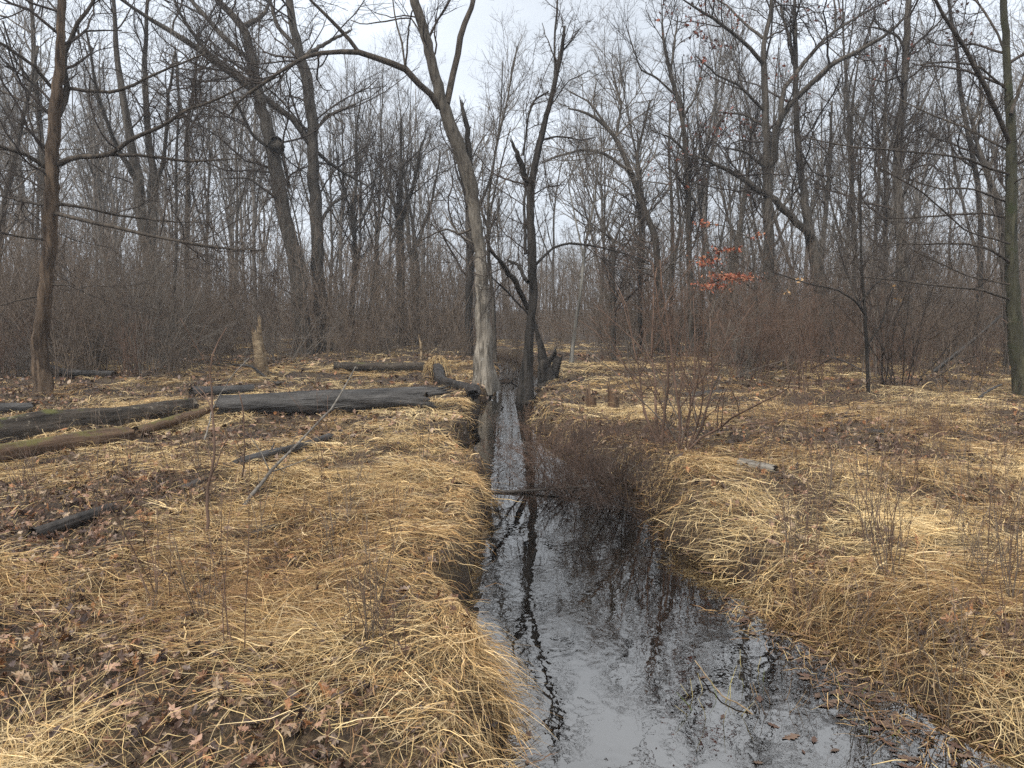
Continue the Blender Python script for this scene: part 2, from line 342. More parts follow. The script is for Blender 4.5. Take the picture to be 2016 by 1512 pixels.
# ------------------------------------------------------------------ trees traced from the photo, each at its own distance
def px_poly(pts, Y, dY, kpx=None):
    """pixel points (u,v,w) -> world points, depth running Y..Y+dY along the line"""
    P = []; Rr = []; n = len(pts)
    for j, (u, v, w) in enumerate(pts):
        y = Y + dY * j / max(n - 1, 1); p = W(u, v, y); P.append(p); Rr.append(w * .5 / F * y)
    return np.array(P), np.array(Rr)
def tree(name, label, cat, Y, trunk, limbs=(), mat=None, twig=None, seed=1, ext=5, n1=26, n2=6, n3=6, n4=0, l1=(1.2, 3.2), S=10, rough=.07, flare=.35,
         tr1=(.25, 1), a1=(30, 70), group=None, up=.06, lean=None, nl=1.0, leaves=None, detail=1, broken=(), limbmat=None, wan=.2):
    rng = np.random.default_rng(seed); mat = mat or M_grey; twig = twig or M_twig
    u0 = trunk[0][0]; x0 = X(u0, Y); z0 = float(H(x0, Y)) - .08
    dY = rng.uniform(-1, 1) * .03 * Y if lean is None else lean
    P, Rr = px_poly(trunk, Y, dY); P[0] = (x0, Y, z0)
    root = empty(name, (x0, Y, float(H(x0, Y)))); org = np.array(root.location)
    if ext:
        d = unit(P[-1] - P[-2]); p = P[-1]; r = Rr[-1]; E = []; ER = []
        for j in range(5):
            d = unit(d + rng.normal(size=3) * .12 + np.array([0, 0, .1])); p = p + d * ext / 5; r *= .72; E.append(p); ER.append(r)
        P = np.vstack([P, E]); Rr = np.r_[Rr, ER]
    K = max(24, int(28 * detail)); TP, TR = resample(P, Rr, K)
    tw = rng.normal(size=(K, 3)) * TR[:, None] * .10; tw[0] = 0; TP = TP + tw
    mb = MB(); mb.add(*tubes(TP[None], TR[None], S, rough, seed, flare)); mb.build('trunk', mat, root, org)
    LP = [resample(TP, TR, 16)]; 
    for j, lb in enumerate(limbs):
        pts = lb[0]; dl = lb[1] if len(lb) > 1 else rng.choice([-1, 1]) * rng.uniform(.4, 1.6)
        # start depth: that of the trunk (or nearest limb) where the limb leaves it
        best = None
        for (cp, cr) in LP:
            cu, cv = project(cp); dd = np.hypot(cu - pts[0][0], cv - pts[0][1]); k = int(dd.argmin())
            if best is None or dd[k] < best[0]: best = (dd[k], cp[k])
        y0 = best[1][1]; Lp, Lr = px_poly(pts, y0, dl); Lp[0] = best[1] if best[0] < 14 else Lp[0]
        if ext and pts[-1][1] < 12 and pts[-1][1] > -60 and j not in broken:
            d = unit(Lp[-1] - Lp[-2]); p = Lp[-1]; r = Lr[-1]
            for q in range(4):
                d = unit(d + rng.normal(size=3) * .12 + np.array([0, 0, .06])); p = p + d * ext * .6 / 4; r *= .7; Lp = np.vstack([Lp, p]); Lr = np.r_[Lr, r]
        A, B = resample(Lp, Lr, 16); A[1:] += rng.normal(size=(15, 3)) * B[1:, None] * .22
        mb = MB(); mb.add(*tubes(A[None], B[None], 7, rough, seed + j))
        if j in broken:
            tipd = unit(A[-1] - A[-3])
            for q in range(5):
                s0 = A[-1] + rng.normal(size=3) * B[-1] * .5; mb.add(*tubes(np.array([[s0 - tipd * .05, s0 + tipd * rng.uniform(.05, .22) + rng.normal(size=3) * .01]]), np.array([[B[-1] * .5, .003]]), 4))
        mb.build('broken_limb' if j in broken else 'limb', (M_dark if (j in broken and mat is not M_dark) else (limbmat or mat)), root, org)
        if j not in broken: LP.append((A, B))
    PP = np.array([a for a, _ in LP]); RR = np.array([b_ for _, b_ in LP])
    mb = MB()
    if n1:
        # first-order branches: thicker parents give longer branches
        A, B = spawn(PP, RR, (n1 + int(len(limbs) * 5 * nl),), rng, tr1, a1, length=l1, rr=.46, K=8, up=up, wander=wan, rmin=.0055, rmax=.04)
        A2, B2 = spawn(A, B, n2, rng, (.15, 1), (25, 65), lr=.5, rr=.62, K=5, up=up * .7, wander=wan, rmin=.0038)
        A3, B3 = spawn(A2, B2, n3, rng, (.15, 1), (25, 60), lr=.5, rr=.62, K=4, up=up * .5, wander=wan, rmin=.0026)
        mb.add(*tubes(A, B, 4, cap=False)); mb.add(*tubes(A2, B2, 3)); mb.add(*tubes(A3, B3, 3))
        if n4:
            A4, B4 = spawn(A3, B3, n4, rng, (.2, 1), (25, 55), lr=.55, rr=.6, K=3, up=.03, wander=.14, rmin=.0016); mb.add(*tubes(A4, B4, 3))
        mb.build('crown', twig, root, org)
        if leaves:
            k, zlo = leaves; src = A3[rng.integers(len(A3), size=k * 3)]; pos = src[:, -1] + rng.normal(size=(k * 3, 3)) * .05
            keep = (vn(pos[:, 0] * .9 + 50, pos[:, 2] * .9 + 50, seed) > .5); pos = pos[keep][:k]
            leafmesh(pos, rng, .11, [(.16, .045, .03), (.22, .07, .04), (.13, .05, .035), (.10, .045, .035)]).build('leaves', M_leaf, root, org)
    tag(root, label, cat, group); return root
LS = np.array([(.012, -.62), (.05, -.36), (.20, -.32), (.10, -.20), (.30, -.06), (.13, .02), (.27, .20), (.10, .22), (.05, .46), (-.04, .47), (-.11, .24), (-.25, .14), (-.12, .0), (-.31, -.10), (-.10, -.18), (-.18, -.34), (-.04, -.38), (-.012, -.62)])
LF = np.array([(0, -.5), (.28, -.15), (.22, .2), (0, .5), (-.22, .2), (-.28, -.15)])
def leafmesh(pos, rng, size, cols, normal_up=0., lobed=False, curl=.25, crump=.02, dark=None):
    n = len(pos); sh = LS if lobed else LF; m = len(sh)
    nn = unit(rng.normal(size=(n, 3)) * (1 - normal_up) + np.array([0, 0, normal_up + 1e-3]))
    a = unit(np.cross(nn, rng.normal(size=(n, 3)))); b_ = np.cross(nn, a); s = size * rng.uniform(.45, 1.35, n)[:, None, None]
    cv = rng.uniform(-curl, curl * 1.6, n)[:, None] * (sh[None, :, 0] ** 2 * 3 + .6 * sh[None, :, 1] ** 2)
    V = sh[None, :, 0, None] * a[:, None] + sh[None, :, 1, None] * b_[:, None] + cv[..., None] * nn[:, None]
    V = pos[:, None] + (V + rng.normal(0, crump, V.shape)) * s; V = np.concatenate([V, pos[:, None]], 1)
    i = np.arange(n)[:, None] * (m + 1); k = np.arange(m)[None]
    T = np.stack([i + k, i + (k + 1) % m, np.broadcast_to(i + m, (n, m))], -1).reshape(-1, 3)
    c = np.array(cols)[rng.integers(len(cols), size=n)] * rng.uniform(.7, 1.3, (n, 1)) * (1 if dark is None else np.asarray(dark)[:, None])
    mb = MB(); mb.add(V.reshape(-1, 3), None, T, np.repeat(c, m + 1, 0)); return mb

tree('leaning_tree', 'pale leaning creek tree, three-forked, with a long arched limb to the left', 'tree', 16.6,
     [(953, 765, 44), (953, 736, 38), (953, 668, 31), (951, 579, 27), (945, 500, 24), (938, 434, 24), (924, 347, 26), (896, 271, 26), (872, 208, 24), (858, 156, 20), (844, 94, 19), (824, 28, 18), (808, -30, 16)],
     [([(880, 205, 13), (883, 180, 13), (893, 139, 12), (907, 69, 12), (928, 10, 10), (940, -30, 9)], .8),
      ([(864, 212, 12), (850, 190, 12), (831, 170, 12), (799, 139, 13), (754, 118, 12), (702, 102, 11), (653, 101, 9), (604, 111, 8), (556, 139, 7), (500, 174, 6), (462, 208, 4), (450, 230, 2)], -1.6),
      ([(925, 345, 12), (926, 320, 11), (922, 271, 11), (914, 226, 9), (908, 204, 5)], .1),
      ([(702, 102, 8), (678, 66, 8), (650, 38, 7), (608, -3, 5)], -.4),
      ([(799, 139, 4), (792, 87, 4), (778, 35, 3), (772, -10, 2)], .5), ([(799, 139, 4), (806, 45, 3), (811, 22, 3)], -.6),
      ([(843, 90, 3), (810, 33, 3), (760, 42, 3), (715, 48, 2), (690, 40, 2)], .7), ([(928, 450, 5), (905, 462, 5), (880, 450, 4), (850, 462, 3), (825, 475, 2)], .5)],
     M_midpale, M_twig, 11, ext=5, n1=16, n2=5, n3=5, n4=2, l1=(.8, 2.4), S=22, rough=.10, flare=.45, detail=3, tr1=(.5, 1), broken=(2,), nl=1.3, limbmat=M_dark2)
tree('dark_tree', 'black forked tree standing in the creek bend with two snapped limbs', 'tree', 15.6,
     [(1032, 772, 34), (1036, 736, 26), (1041, 690, 19), (1044, 640, 17), (1050, 579, 17), (1047, 489, 17), (1044, 399, 15), (1049, 347, 14), (1060, 288, 13), (1077, 226, 10), (1094, 156, 9), (1105, 104, 8), (1112, 52, 5)],
     [([(1042, 378, 12), (1032, 340, 12), (1021, 309, 11), (1009, 283, 5)], -.3),
      ([(1090, 167, 5), (1091, 87, 4), (1096, 28, 4), (1098, -5, 3)], .4),
      ([(1030, 306, 4), (1039, 236, 4), (1049, 198, 4), (1080, 180, 3)], .5),
      ([(1040, 608, 10), (1015, 555, 11), (992, 522, 9), (962, 489, 5)], -.8), ([(1040, 555, 9), (1030, 543, 8), (1021, 522, 7), (1000, 512, 5)], .4),
      ([(1040, 620, 4), (998, 573, 4), (968, 546, 3)], -.6), ([(1054, 522, 6), (1084, 489, 5), (1117, 478, 5), (1176, 485, 4), (1236, 501, 3), (1298, 528, 2)], .9),
      ([(1104, 108, 4), (1125, 80, 3), (1142, 56, 2)], .3), ([(1035, 500, 7), (1032, 400, 5), (1040, 330, 3)], .9)],
     M_dark, M_twig, 12, ext=0, n1=14, n2=5, n3=6, n4=2, l1=(.7, 2.0), S=18, rough=.12, flare=.6, detail=2, tr1=(.3, 1), broken=(0,), nl=.9)
tree('bark_tree', 'brown flaky-barked tree at the left behind the mossy log', 'tree', 13.9,
     [(84, 790, 34), (83, 765, 32), (78, 692, 28), (87, 588, 25), (99, 484, 23), (99, 434, 26), (101, 347, 24), (104, 278, 24), (108, 226, 24), (115, 156, 19), (120, 87, 16), (122, 0, 15), (120, -40, 14)],
     [([(118, 323, 12), (146, 309, 9), (222, 304, 9), (257, 274, 8), (333, 243, 7), (351, 222, 6), (417, 201, 5), (486, 167, 3)], -1.2),
      ([(222, 304, 6), (288, 307, 6), (371, 318, 5), (479, 312, 2)], .6),
      ([(113, 228, 13), (124, 205, 13), (135, 174, 12), (127, 132, 10), (130, 87, 9), (149, 52, 8), (180, 7, 6)], .5),
      ([(135, 180, 7), (222, 182, 6), (257, 170, 6), (312, 142, 5), (365, 121, 4), (417, 101, 3)], -1.),
      ([(104, 174, 7), (69, 132, 6), (35, 108, 6), (0, 83, 5), (-60, 50, 3)], -.8), ([(95, 222, 7), (52, 201, 5), (0, 177, 4), (-60, 160, 3)], .8),
      ([(92, 330, 9), (52, 306, 8), (0, 288, 7), (-70, 270, 4)], -1), ([(108, 420, 9), (118, 422, 8), (174, 437, 8), (243, 451, 7), (312, 469, 6), (382, 479, 5), (444, 490, 4), (521, 493, 2)], -1.8),
      ([(108, 402, 7), (156, 406, 5), (215, 420, 5), (278, 430, 4), (347, 437, 3), (399, 437, 2)], 1.2), ([(90, 472, 6), (35, 465, 4), (0, 458, 4), (-50, 450, 2)], -.8),
      ([(92, 405, 6), (40, 395, 5), (0, 385, 4), (-40, 380, 3)], .9), ([(80, 583, 4), (40, 590, 3), (0, 602, 2)], -.6), ([(105, 560, 4), (140, 562, 3), (185, 585, 2)], -.5), ([(130, 87, 4), (170, 60, 4), (240, 60, 2)], .8)],
     M_brown, M_twig, 13, limbmat=M_dark2, ext=4, n1=70, n2=6, n3=5, n4=2, l1=(.8, 2.4), wan=.26, S=22, rough=.13, flare=.12, detail=3, tr1=(.3, 1), a1=(45, 80), up=.03, nl=.9)
tree('twin_trunk', 'stout grey leaning trunk behind the snag stump, left of its twin', 'tree', 27.0,
     [(600, 695, 34), (594, 640, 31), (590, 580, 30), (583, 521, 28), (562, 434, 28), (545, 347, 25), (535, 278, 24), (514, 208, 22), (497, 139, 20), (486, 62, 16), (448, 21, 12), (410, -20, 10)],
     [([(507, 186, 12), (451, 146, 14), (410, 108, 12), (347, 69, 10), (295, 38, 8), (250, 7, 6)], -2), ([(490, 110, 10), (448, 83, 10), (417, 45, 9), (375, 0, 7)], 1.5),
      ([(531, 295, 7), (496, 264, 6), (469, 208, 5), (451, 174, 4)], -1.5), ([(560, 400, 7), (530, 380, 6), (490, 350, 4), (440, 352, 3)], -1), ([(486, 62, 12), (520, 30, 8), (535, -5, 6)], 1), ([(537, 272, 8), (546, 284, 34), (552, 298, 8)], -.3), ([(520, 230, 8), (555, 300, 8), (570, 370, 5)], .6)],
     M_grey, M_twig, 14, ext=6, n1=30, n2=7, n3=7, l1=(2, 4.5), S=14, rough=.10, detail=2, group=None)
tree('twin_trunk', 'stout straighter grey trunk just right of its leaning twin, behind the snag stump', 'tree', 28.0,
     [(640, 692, 30), (637, 640, 27), (630, 580, 25), (625, 521, 24), (621, 417, 23), (618, 347, 22), (615, 243, 22), (604, 156, 20), (587, 97, 17), (576, 45, 15), (567, -10, 14)],
     [([(609, 285, 11), (575, 230, 12), (520, 192, 11), (470, 150, 10), (400, 95, 8), (360, 40, 6), (345, 0, 5)], -2), ([(600, 110, 10), (640, 85, 7), (690, 60, 5)], 1), ([(586, 97, 8), (545, 50, 8), (530, 0, 6)], 1), ([(612, 300, 8), (660, 330, 6), (730, 370, 3)], 1.5),
      ([(615, 260, 7), (650, 225, 6), (700, 205, 4)], -1), ([(622, 450, 8), (655, 400, 6), (690, 380, 3)], 1)],
     M_grey, M_twig, 15, ext=6, n1=28, n2=7, n3=7, l1=(2, 4.5), S=14, rough=.10, detail=2)
tree('leafy_oak', 'oak holding rusty dead leaves, split into several stems high on the right', 'tree', 24.0,
     [(1508, 705, 24), (1510, 640, 21), (1512, 560, 20), (1514, 500, 20), (1512, 417, 18), (1510, 347, 17), (1509, 243, 13), (1505, 156, 12), (1502, 87, 9), (1517, 35, 8), (1520, -10, 6)],
     [([(1503, 140, 8), (1483, 104, 8), (1448, 69, 7), (1413, 42, 6), (1378, 21, 5), (1351, 3, 3)], -1.5), ([(1502, 75, 6), (1465, 45, 5), (1431, 10, 4)], 1.2),
      ([(1507, 218, 6), (1483, 198, 6), (1455, 167, 5), (1413, 149, 4), (1370, 110, 3)], -1), ([(1508, 250, 6), (1469, 226, 5), (1420, 222, 3)], 1), ([(1510, 340, 7), (1470, 300, 5), (1425, 290, 3)], -1.2),
      ([(1513, 345, 14), (1524, 312, 13), (1531, 243, 12), (1552, 208, 11), (1573, 187, 11), (1615, 149, 10), (1649, 121, 9), (1698, 94, 8), (1750, 66, 6), (1781, 35, 4)], -1.6),
      ([(1530, 235, 9), (1540, 180, 9), (1559, 156, 8), (1580, 128, 8), (1611, 87, 7), (1649, 57, 5), (1698, 28, 4), (1740, 5, 3)], 1.4), ([(1649, 57, 4), (1645, 20, 4), (1640, -10, 3)], .4)],
     M_grey, M_twig, 16, ext=4, n1=36, n2=7, n3=6, n4=2, l1=(1.2, 3.2), S=14, rough=.08, leaves=(1500, 0), detail=2)
tree('slanting_limb_tree', 'tree right of the leafy oak with a thick bare limb slanting up to the left', 'tree', 24.5,
     [(1628, 705, 30), (1622, 640, 28), (1615, 570, 27), (1608, 521, 25), (1590, 434, 18), (1580, 365, 14), (1571, 278, 12), (1566, 191, 11), (1566, 104, 9), (1565, 35, 7), (1564, -10, 5)],
     [([(1600, 480, 16), (1590, 455, 15), (1559, 427, 14), (1524, 392, 14), (1472, 358, 11), (1437, 337, 9), (1403, 319, 7), (1372, 307, 4)], -1.5), ([(1566, 120, 7), (1552, 69, 6), (1538, 17, 5)], 1),
      ([(1545, 412, 4), (1560, 385, 4), (1590, 350, 3)], -.4), ([(1572, 290, 5), (1600, 340, 3), (1640, 350, 3)], .6), ([(1612, 540, 10), (1621, 460, 9), (1628, 382, 8), (1635, 278, 6), (1637, 200, 4)], 1.5)],
     M_grey, M_twig, 17, ext=4, n1=30, n2=7, n3=6, n4=1, l1=(1.2, 3), S=14, rough=.08, detail=2)
tree('straight_tree', 'tall straight grey tree halfway between the leafy oak and the right edge', 'tree', 22.5,
     [(1788, 712, 30), (1784, 640, 27), (1780, 580, 25), (1778, 521, 23), (1771, 434, 20), (1766, 347, 17), (1771, 260, 14), (1780, 174, 13), (1783, 97, 13), (1788, 17, 11), (1790, -30, 10)],
     [([(1782, 105, 5), (1767, 69, 5), (1740, 58, 4), (1690, 50, 2)], -1), ([(1774, 150, 4), (1740, 162, 4), (1700, 150, 2)], .8), ([(1772, 260, 5), (1810, 220, 4), (1850, 130, 2)], 1), ([(1768, 400, 5), (1800, 350, 4), (1835, 330, 2)], -1)],
     M_grey, M_twig, 18, ext=5, n1=36, n2=6, n3=6, n4=1, l1=(1., 2.8), S=14, rough=.08, detail=2)
tree('edge_tree', 'greenish smooth-barked tree at the right edge with long low limbs sweeping left', 'tree', 13.8,
     [(2014, 800, 36), (2007, 728, 30), (1997, 624, 26), (1991, 521, 22), (1990, 434, 21), (1990, 347, 20), (1990, 260, 17), (1984, 174, 14), (1981, 87, 13), (1976, 0, 12), (1974, -30, 11)],
     [([(1989, 285, 9), (1965, 226, 9), (1937, 167, 9), (1906, 104, 8), (1871, 52, 7), (1837, 0, 6)], -1.2), ([(1990, 225, 7), (2007, 174, 7), (2030, 110, 6), (2060, 40, 4)], .8),
      ([(1987, 352, 5), (1951, 333, 5), (1906, 312, 4.5), (1830, 302, 4), (1750, 295, 3.5), (1663, 288, 3), (1587, 271, 2)], -2.), ([(1987, 440, 5), (1941, 420, 4.5), (1885, 422, 4), (1802, 429, 3), (1726, 430, 2)], 1.),
      ([(1987, 512, 6), (1948, 490, 5), (1899, 479, 4), (1819, 481, 3), (1733, 479, 2)], -1.2), ([(1988, 590, 5), (1934, 571, 4.5), (1837, 561, 4), (1743, 549, 3), (1663, 542, 2)], -1.8),
      ([(1988, 560, 4), (1906, 544, 3), (1837, 512, 3), (1788, 488, 2)], .9), ([(1985, 180, 4), (1930, 130, 4), (1860, 120, 3), (1800, 130, 2)], -1), ([(1988, 300, 4), (1900, 250, 4), (1830, 225, 3), (1760, 190, 2)], 1.2),
      ([(1988, 400, 4), (1910, 370, 4), (1850, 372, 3), (1780, 350, 2)], -1.5), ([(1983, 110, 5), (1960, 60, 4), (1930, 10, 4)], .7), ([(1988, 480, 4), (1900, 455, 3), (1820, 380, 3), (1730, 330, 2)], -1)],
     M_green, M_twig, 19, limbmat=M_dark2, ext=5, n1=40, n2=6, n3=5, n4=1, l1=(.8, 2.2), S=18, rough=.05, flare=.25, detail=2, a1=(40, 80), up=.02, tr1=(.25, 1))
yt = tree('young_tree', 'thin upright young tree in straw before the thicket on the right', 'tree', 14.0,
     [(1710, 797, 8), (1708, 728, 7), (1705, 658, 7), (1701, 589, 6), (1696, 519, 5), (1694, 400, 4), (1694, 278, 3)],
     [([(1701, 632, 4), (1684, 592, 4), (1649, 571, 3), (1587, 558, 2.5), (1524, 537, 2)], -.8), ([(1700, 600, 4), (1720, 560, 3), (1790, 520, 2)], .7), ([(1703, 690, 3), (1735, 640, 3), (1760, 560, 2)], .4), ([(1702, 610, 3), (1660, 520, 3), (1640, 440, 2)], .8)],
     M_dark, M_twig, 20, ext=0, n1=16, n2=5, n3=3, l1=(.4, 1.3), S=8, rough=.05, flare=.3)
rng = np.random.default_rng(321); pos = np.array([W(u + rng.normal() * 6, v + rng.normal() * 3.5, 13.6 + rng.normal() * .08) for (u, v, n) in [(1580, 550, 9), (1551, 577, 8), (1756, 566, 4), (1768, 589, 6)] for _ in range(n)])
leafmesh(pos, rng, .06, [(.52, .34, .16), (.42, .26, .12)]).build('leaves', M_leaf, yt, np.array(yt.location))
tree('slender_tree', 'slender dark tree with upright forks left of the leafy oak, ruddy at its middle', 'tree', 25.0,
     [(1362, 700, 13), (1360, 600, 12), (1357, 521, 11), (1354, 347, 10), (1345, 243, 9), (1333, 191, 8), (1316, 132, 7), (1303, 60, 5)],
     [([(1345, 245, 5), (1370, 190, 4), (1385, 120, 3)], 1), ([(1350, 300, 4), (1320, 270, 4), (1290, 260, 2)], -1), ([(1318, 140, 5), (1330, 70, 4), (1335, 30, 2)], .6), ([(1333, 191, 4), (1290, 150, 4), (1262, 140, 3), (1235, 60, 2)], -.6)],
     M_grey, M_twig, 21, ext=1, n1=34, n2=7, n3=6, n4=1, l1=(1., 2.6), S=10, a1=(20, 50), up=.12)
tree('arching_tree', 'grey tree bending in an arc toward the creek, between black forked tree and oak', 'tree', 26.0,
     [(1303, 700, 16), (1300, 600, 14), (1292, 469, 12), (1258, 389, 11), (1240, 330, 10), (1212, 271, 8), (1185, 240, 7), (1150, 219, 5), (1118, 214, 3)],
     [([(1240, 338, 7), (1192, 302, 6), (1150, 295, 5), (1101, 306, 4), (1067, 322, 2)], -1.5), ([(1216, 275, 6), (1223, 208, 5), (1205, 140, 3)], 1), ([(1258, 389, 8), (1255, 300, 6), (1280, 200, 4)], .8), ([(1200, 255, 5), (1160, 200, 4), (1120, 180, 2)], 1.2)],
     M_grey, M_twigG, 22, ext=0, n1=46, n2=7, n3=7, n4=1, l1=(1., 2.8), S=10, up=.0, flare=.2)
bgt = [
 ('clustered_tree', 'stout blurred trunk dividing low, between bark tree and leaning twin', 28.5, [(305, 690, 36), (303, 600, 34), (300, 521, 30), (280, 451, 22), (271, 347, 20), (253, 260, 16), (240, 174, 13), (229, 104, 10), (225, 0, 7)],
  [([(300, 520, 20), (302, 420, 17), (299, 347, 15), (288, 243, 12), (285, 140, 9), (290, 0, 6)], 1.5), ([(271, 360, 10), (225, 280, 8), (190, 180, 6), (170, 60, 4)], -2), ([(301, 400, 10), (325, 300, 8), (330, 200, 6), (345, 100, 4)], -1.5)], M_grey),
 ('thin_black_tree', 'thin black trunk with a pale fleck, right of the low-dividing cluster', 24.0, [(341, 705, 8), (342, 588, 7), (347, 486, 6), (347, 312, 5), (352, 200, 4), (350, 120, 3)], [], M_dark),
 ('narrow_tree', 'narrow grey trunk with a high fork, just right of the thin black trunk', 30.0, [(372, 690, 12), (370, 580, 11), (368, 486, 10), (370, 347, 9), (368, 243, 7), (385, 150, 5), (392, 50, 3)], [([(368, 250, 5), (350, 180, 4), (345, 90, 3)], 1)], M_grey),
 ('tall_back_tree', 'tall slim tree rising behind the flaky-barked tree to the top edge', 24.0, [(92, 700, 16), (90, 500, 13), (84, 300, 11), (71, 174, 9), (66, 87, 8), (62, 0, 7), (58, -30, 6)], [([(82, 260, 6), (45, 260, 5), (10, 330, 3)], 1), ([(70, 170, 5), (30, 120, 4), (5, 40, 3)], -1)], M_grey),
 ('forked_back_tree', 'broad grey mid-distance trunk left of the pale creek tree, ending in a bushy fork', 34.0, [(792, 680, 20), (790, 600, 18), (788, 534, 17), (787, 440, 14), (789, 380, 8), (789, 300, 6), (790, 230, 4)], [([(787, 450, 10), (770, 380, 7), (745, 300, 4)], 1), ([(788, 440, 8), (815, 360, 6), (830, 280, 4)], -1)], M_grey),
 ('v_shaped_tree', 'thin V-shaped tree right of the broad middle-distance trunk', 33.0, [(823, 682, 9), (823, 534, 8), (818, 480, 7), (806, 400, 5), (790, 320, 3)], [([(820, 490, 6), (850, 400, 5), (868, 300, 3)], 1)], M_grey),
 ('hidden_trunk', 'dark trunk close behind the pale leaning creek tree', 25.0, [(925, 700, 16), (923, 608, 14), (926, 489, 14), (925, 420, 10), (905, 330, 6), (885, 230, 4)], [([(926, 460, 7), (965, 360, 5), (985, 240, 3), (990, 120, 2)], 1)], M_dark),
 ('whip_tree', 'slim whip-like tree rising between the pale and the black creek trees', 22.0, [(975, 715, 8), (972, 620, 8), (962, 500, 7), (960, 400, 5), (975, 300, 4), (1000, 190, 3), (1018, 90, 2)], [([(962, 450, 5), (935, 380, 4), (925, 300, 3)], .6), ([(962, 430, 4), (985, 330, 3), (1005, 250, 2)], -.7)], M_grey),
 ('snapped_tree', 'short snapped grey trunk with a thin drooping top, right of the black tree', 24.0, [(1208, 708, 10), (1208, 640, 9), (1206, 563, 9), (1208, 500, 8), (1207, 471, 7)], [([(1207, 473, 4), (1180, 430, 3), (1150, 360, 3), (1130, 260, 2)], .8), ([(1207, 473, 3), (1165, 440, 3), (1120, 400, 2)], -.5)], M_grey),
 ('speckled_tree', 'pale speckled crooked young tree beyond the black creek tree', 21.0, [(1124, 722, 9), (1127, 690, 8), (1131, 653, 7), (1140, 593, 6), (1146, 549, 6), (1152, 480, 5), (1170, 400, 4), (1178, 320, 3)], [([(1150, 500, 4), (1130, 420, 3), (1115, 340, 2)], .6)], M_birch),
 ('wavy_tree', 'wavy dark trunk left of the greenish right-edge tree', 23.0, [(1925, 705, 15), (1927, 600, 13), (1930, 521, 11), (1930, 417, 10), (1920, 330, 10), (1906, 260, 9), (1889, 174, 8), (1885, 104, 7), (1871, 28, 6), (1865, -20, 5)], [([(1969, 417, 11), (1941, 330, 10), (1912, 285, 9)], .5), ([(1910, 270, 5), (1930, 200, 5), (1928, 120, 3)], .7)], M_dark),
 ('gnarled_tree', 'gnarled leaning trunk between the wavy trunk and the greenish edge tree', 20.0, [(1985, 720, 18), (1982, 600, 14), (1975, 480, 13), (1969, 417, 12), (1941, 330, 11), (1925, 290, 7), (1905, 210, 4)], [], M_grey),
 ('crooked_tree', 'crooked medium trunk just left of the tall straight grey tree', 27.0, [(1748, 690, 12), (1745, 580, 11), (1743, 486, 10), (1745, 382, 9), (1740, 295, 8), (1745, 174, 5), (1742, 90, 3)], [([(1742, 400, 6), (1722, 340, 5), (1730, 250, 3)], .8), ([(1743, 330, 5), (1765, 240, 4), (1790, 120, 3), (1810, 20, 2)], -.8)], M_grey),
 ('pole_tree', 'pole-straight thin trunk right of the slanting-limb tree', 28.0, [(1684, 690, 9), (1682, 560, 8), (1681, 451, 8), (1677, 312, 6), (1677, 208, 5), (1690, 120, 3)], [([(1677, 250, 4), (1660, 180, 3), (1655, 100, 2)], .7)], M_grey),
 ('tilted_tree', 'tilted grey trunk seen just left of the leafy oak', 33.0, [(1432, 682, 16), (1438, 580, 14), (1448, 503, 13), (1465, 399, 9), (1475, 320, 6), (1480, 240, 4)], [([(1450, 490, 6), (1425, 400, 5), (1410, 320, 3)], 1)], M_grey),
 ('double_tree', 'pair of slim stems from one base left of the slender dark tree', 30.0, [(1322, 690, 10), (1320, 600, 9), (1324, 486, 8), (1322, 380, 6), (1316, 300, 5), (1320, 200, 3)], [([(1322, 560, 7), (1340, 440, 6), (1330, 320, 4), (1350, 220, 3)], 1)], M_grey),
 ('sinuous_tree', 'sinuous dark stem between the arching tree and slender dark tree', 27.0, [(1262, 695, 9), (1260, 600, 8), (1258, 520, 8), (1262, 450, 8), (1257, 400, 7), (1262, 330, 4)], [], M_dark),
 ('left_edge_tree', 'grey trunk leaning into the frame at the far left edge', 22.0, [(-18, 715, 18), (-10, 560, 15), (5, 420, 12), (30, 300, 10), (55, 190, 7), (75, 90, 5)], [([(10, 400, 6), (-20, 300, 4), (-40, 200, 3)], 1)], M_grey),
 ('waving_tree', 'waving slim tree filling the gap right of the twin trunks', 31.0, [(695, 688, 11), (692, 600, 10), (700, 500, 9), (694, 420, 8), (703, 340, 6), (700, 260, 4), (712, 190, 3)], [([(698, 470, 5), (730, 400, 4), (745, 310, 3)], 1), ([(697, 430, 5), (668, 350, 4), (660, 270, 2)], -1)], M_grey),
]
for k, (nm, lb, Y, tk, lm, mt) in enumerate(bgt):
    tree(nm, lb, 'tree', Y, tk, lm, mt, M_twigG if k % 2 else M_twig, 40 + k, ext=(5 if tk[-1][1] < 10 else 0), n1=24, n2=6, n3=7, l1=(1.0, 3.0), S=8, rough=.08, a1=(22, 60), up=.10, tr1=(.3, 1))

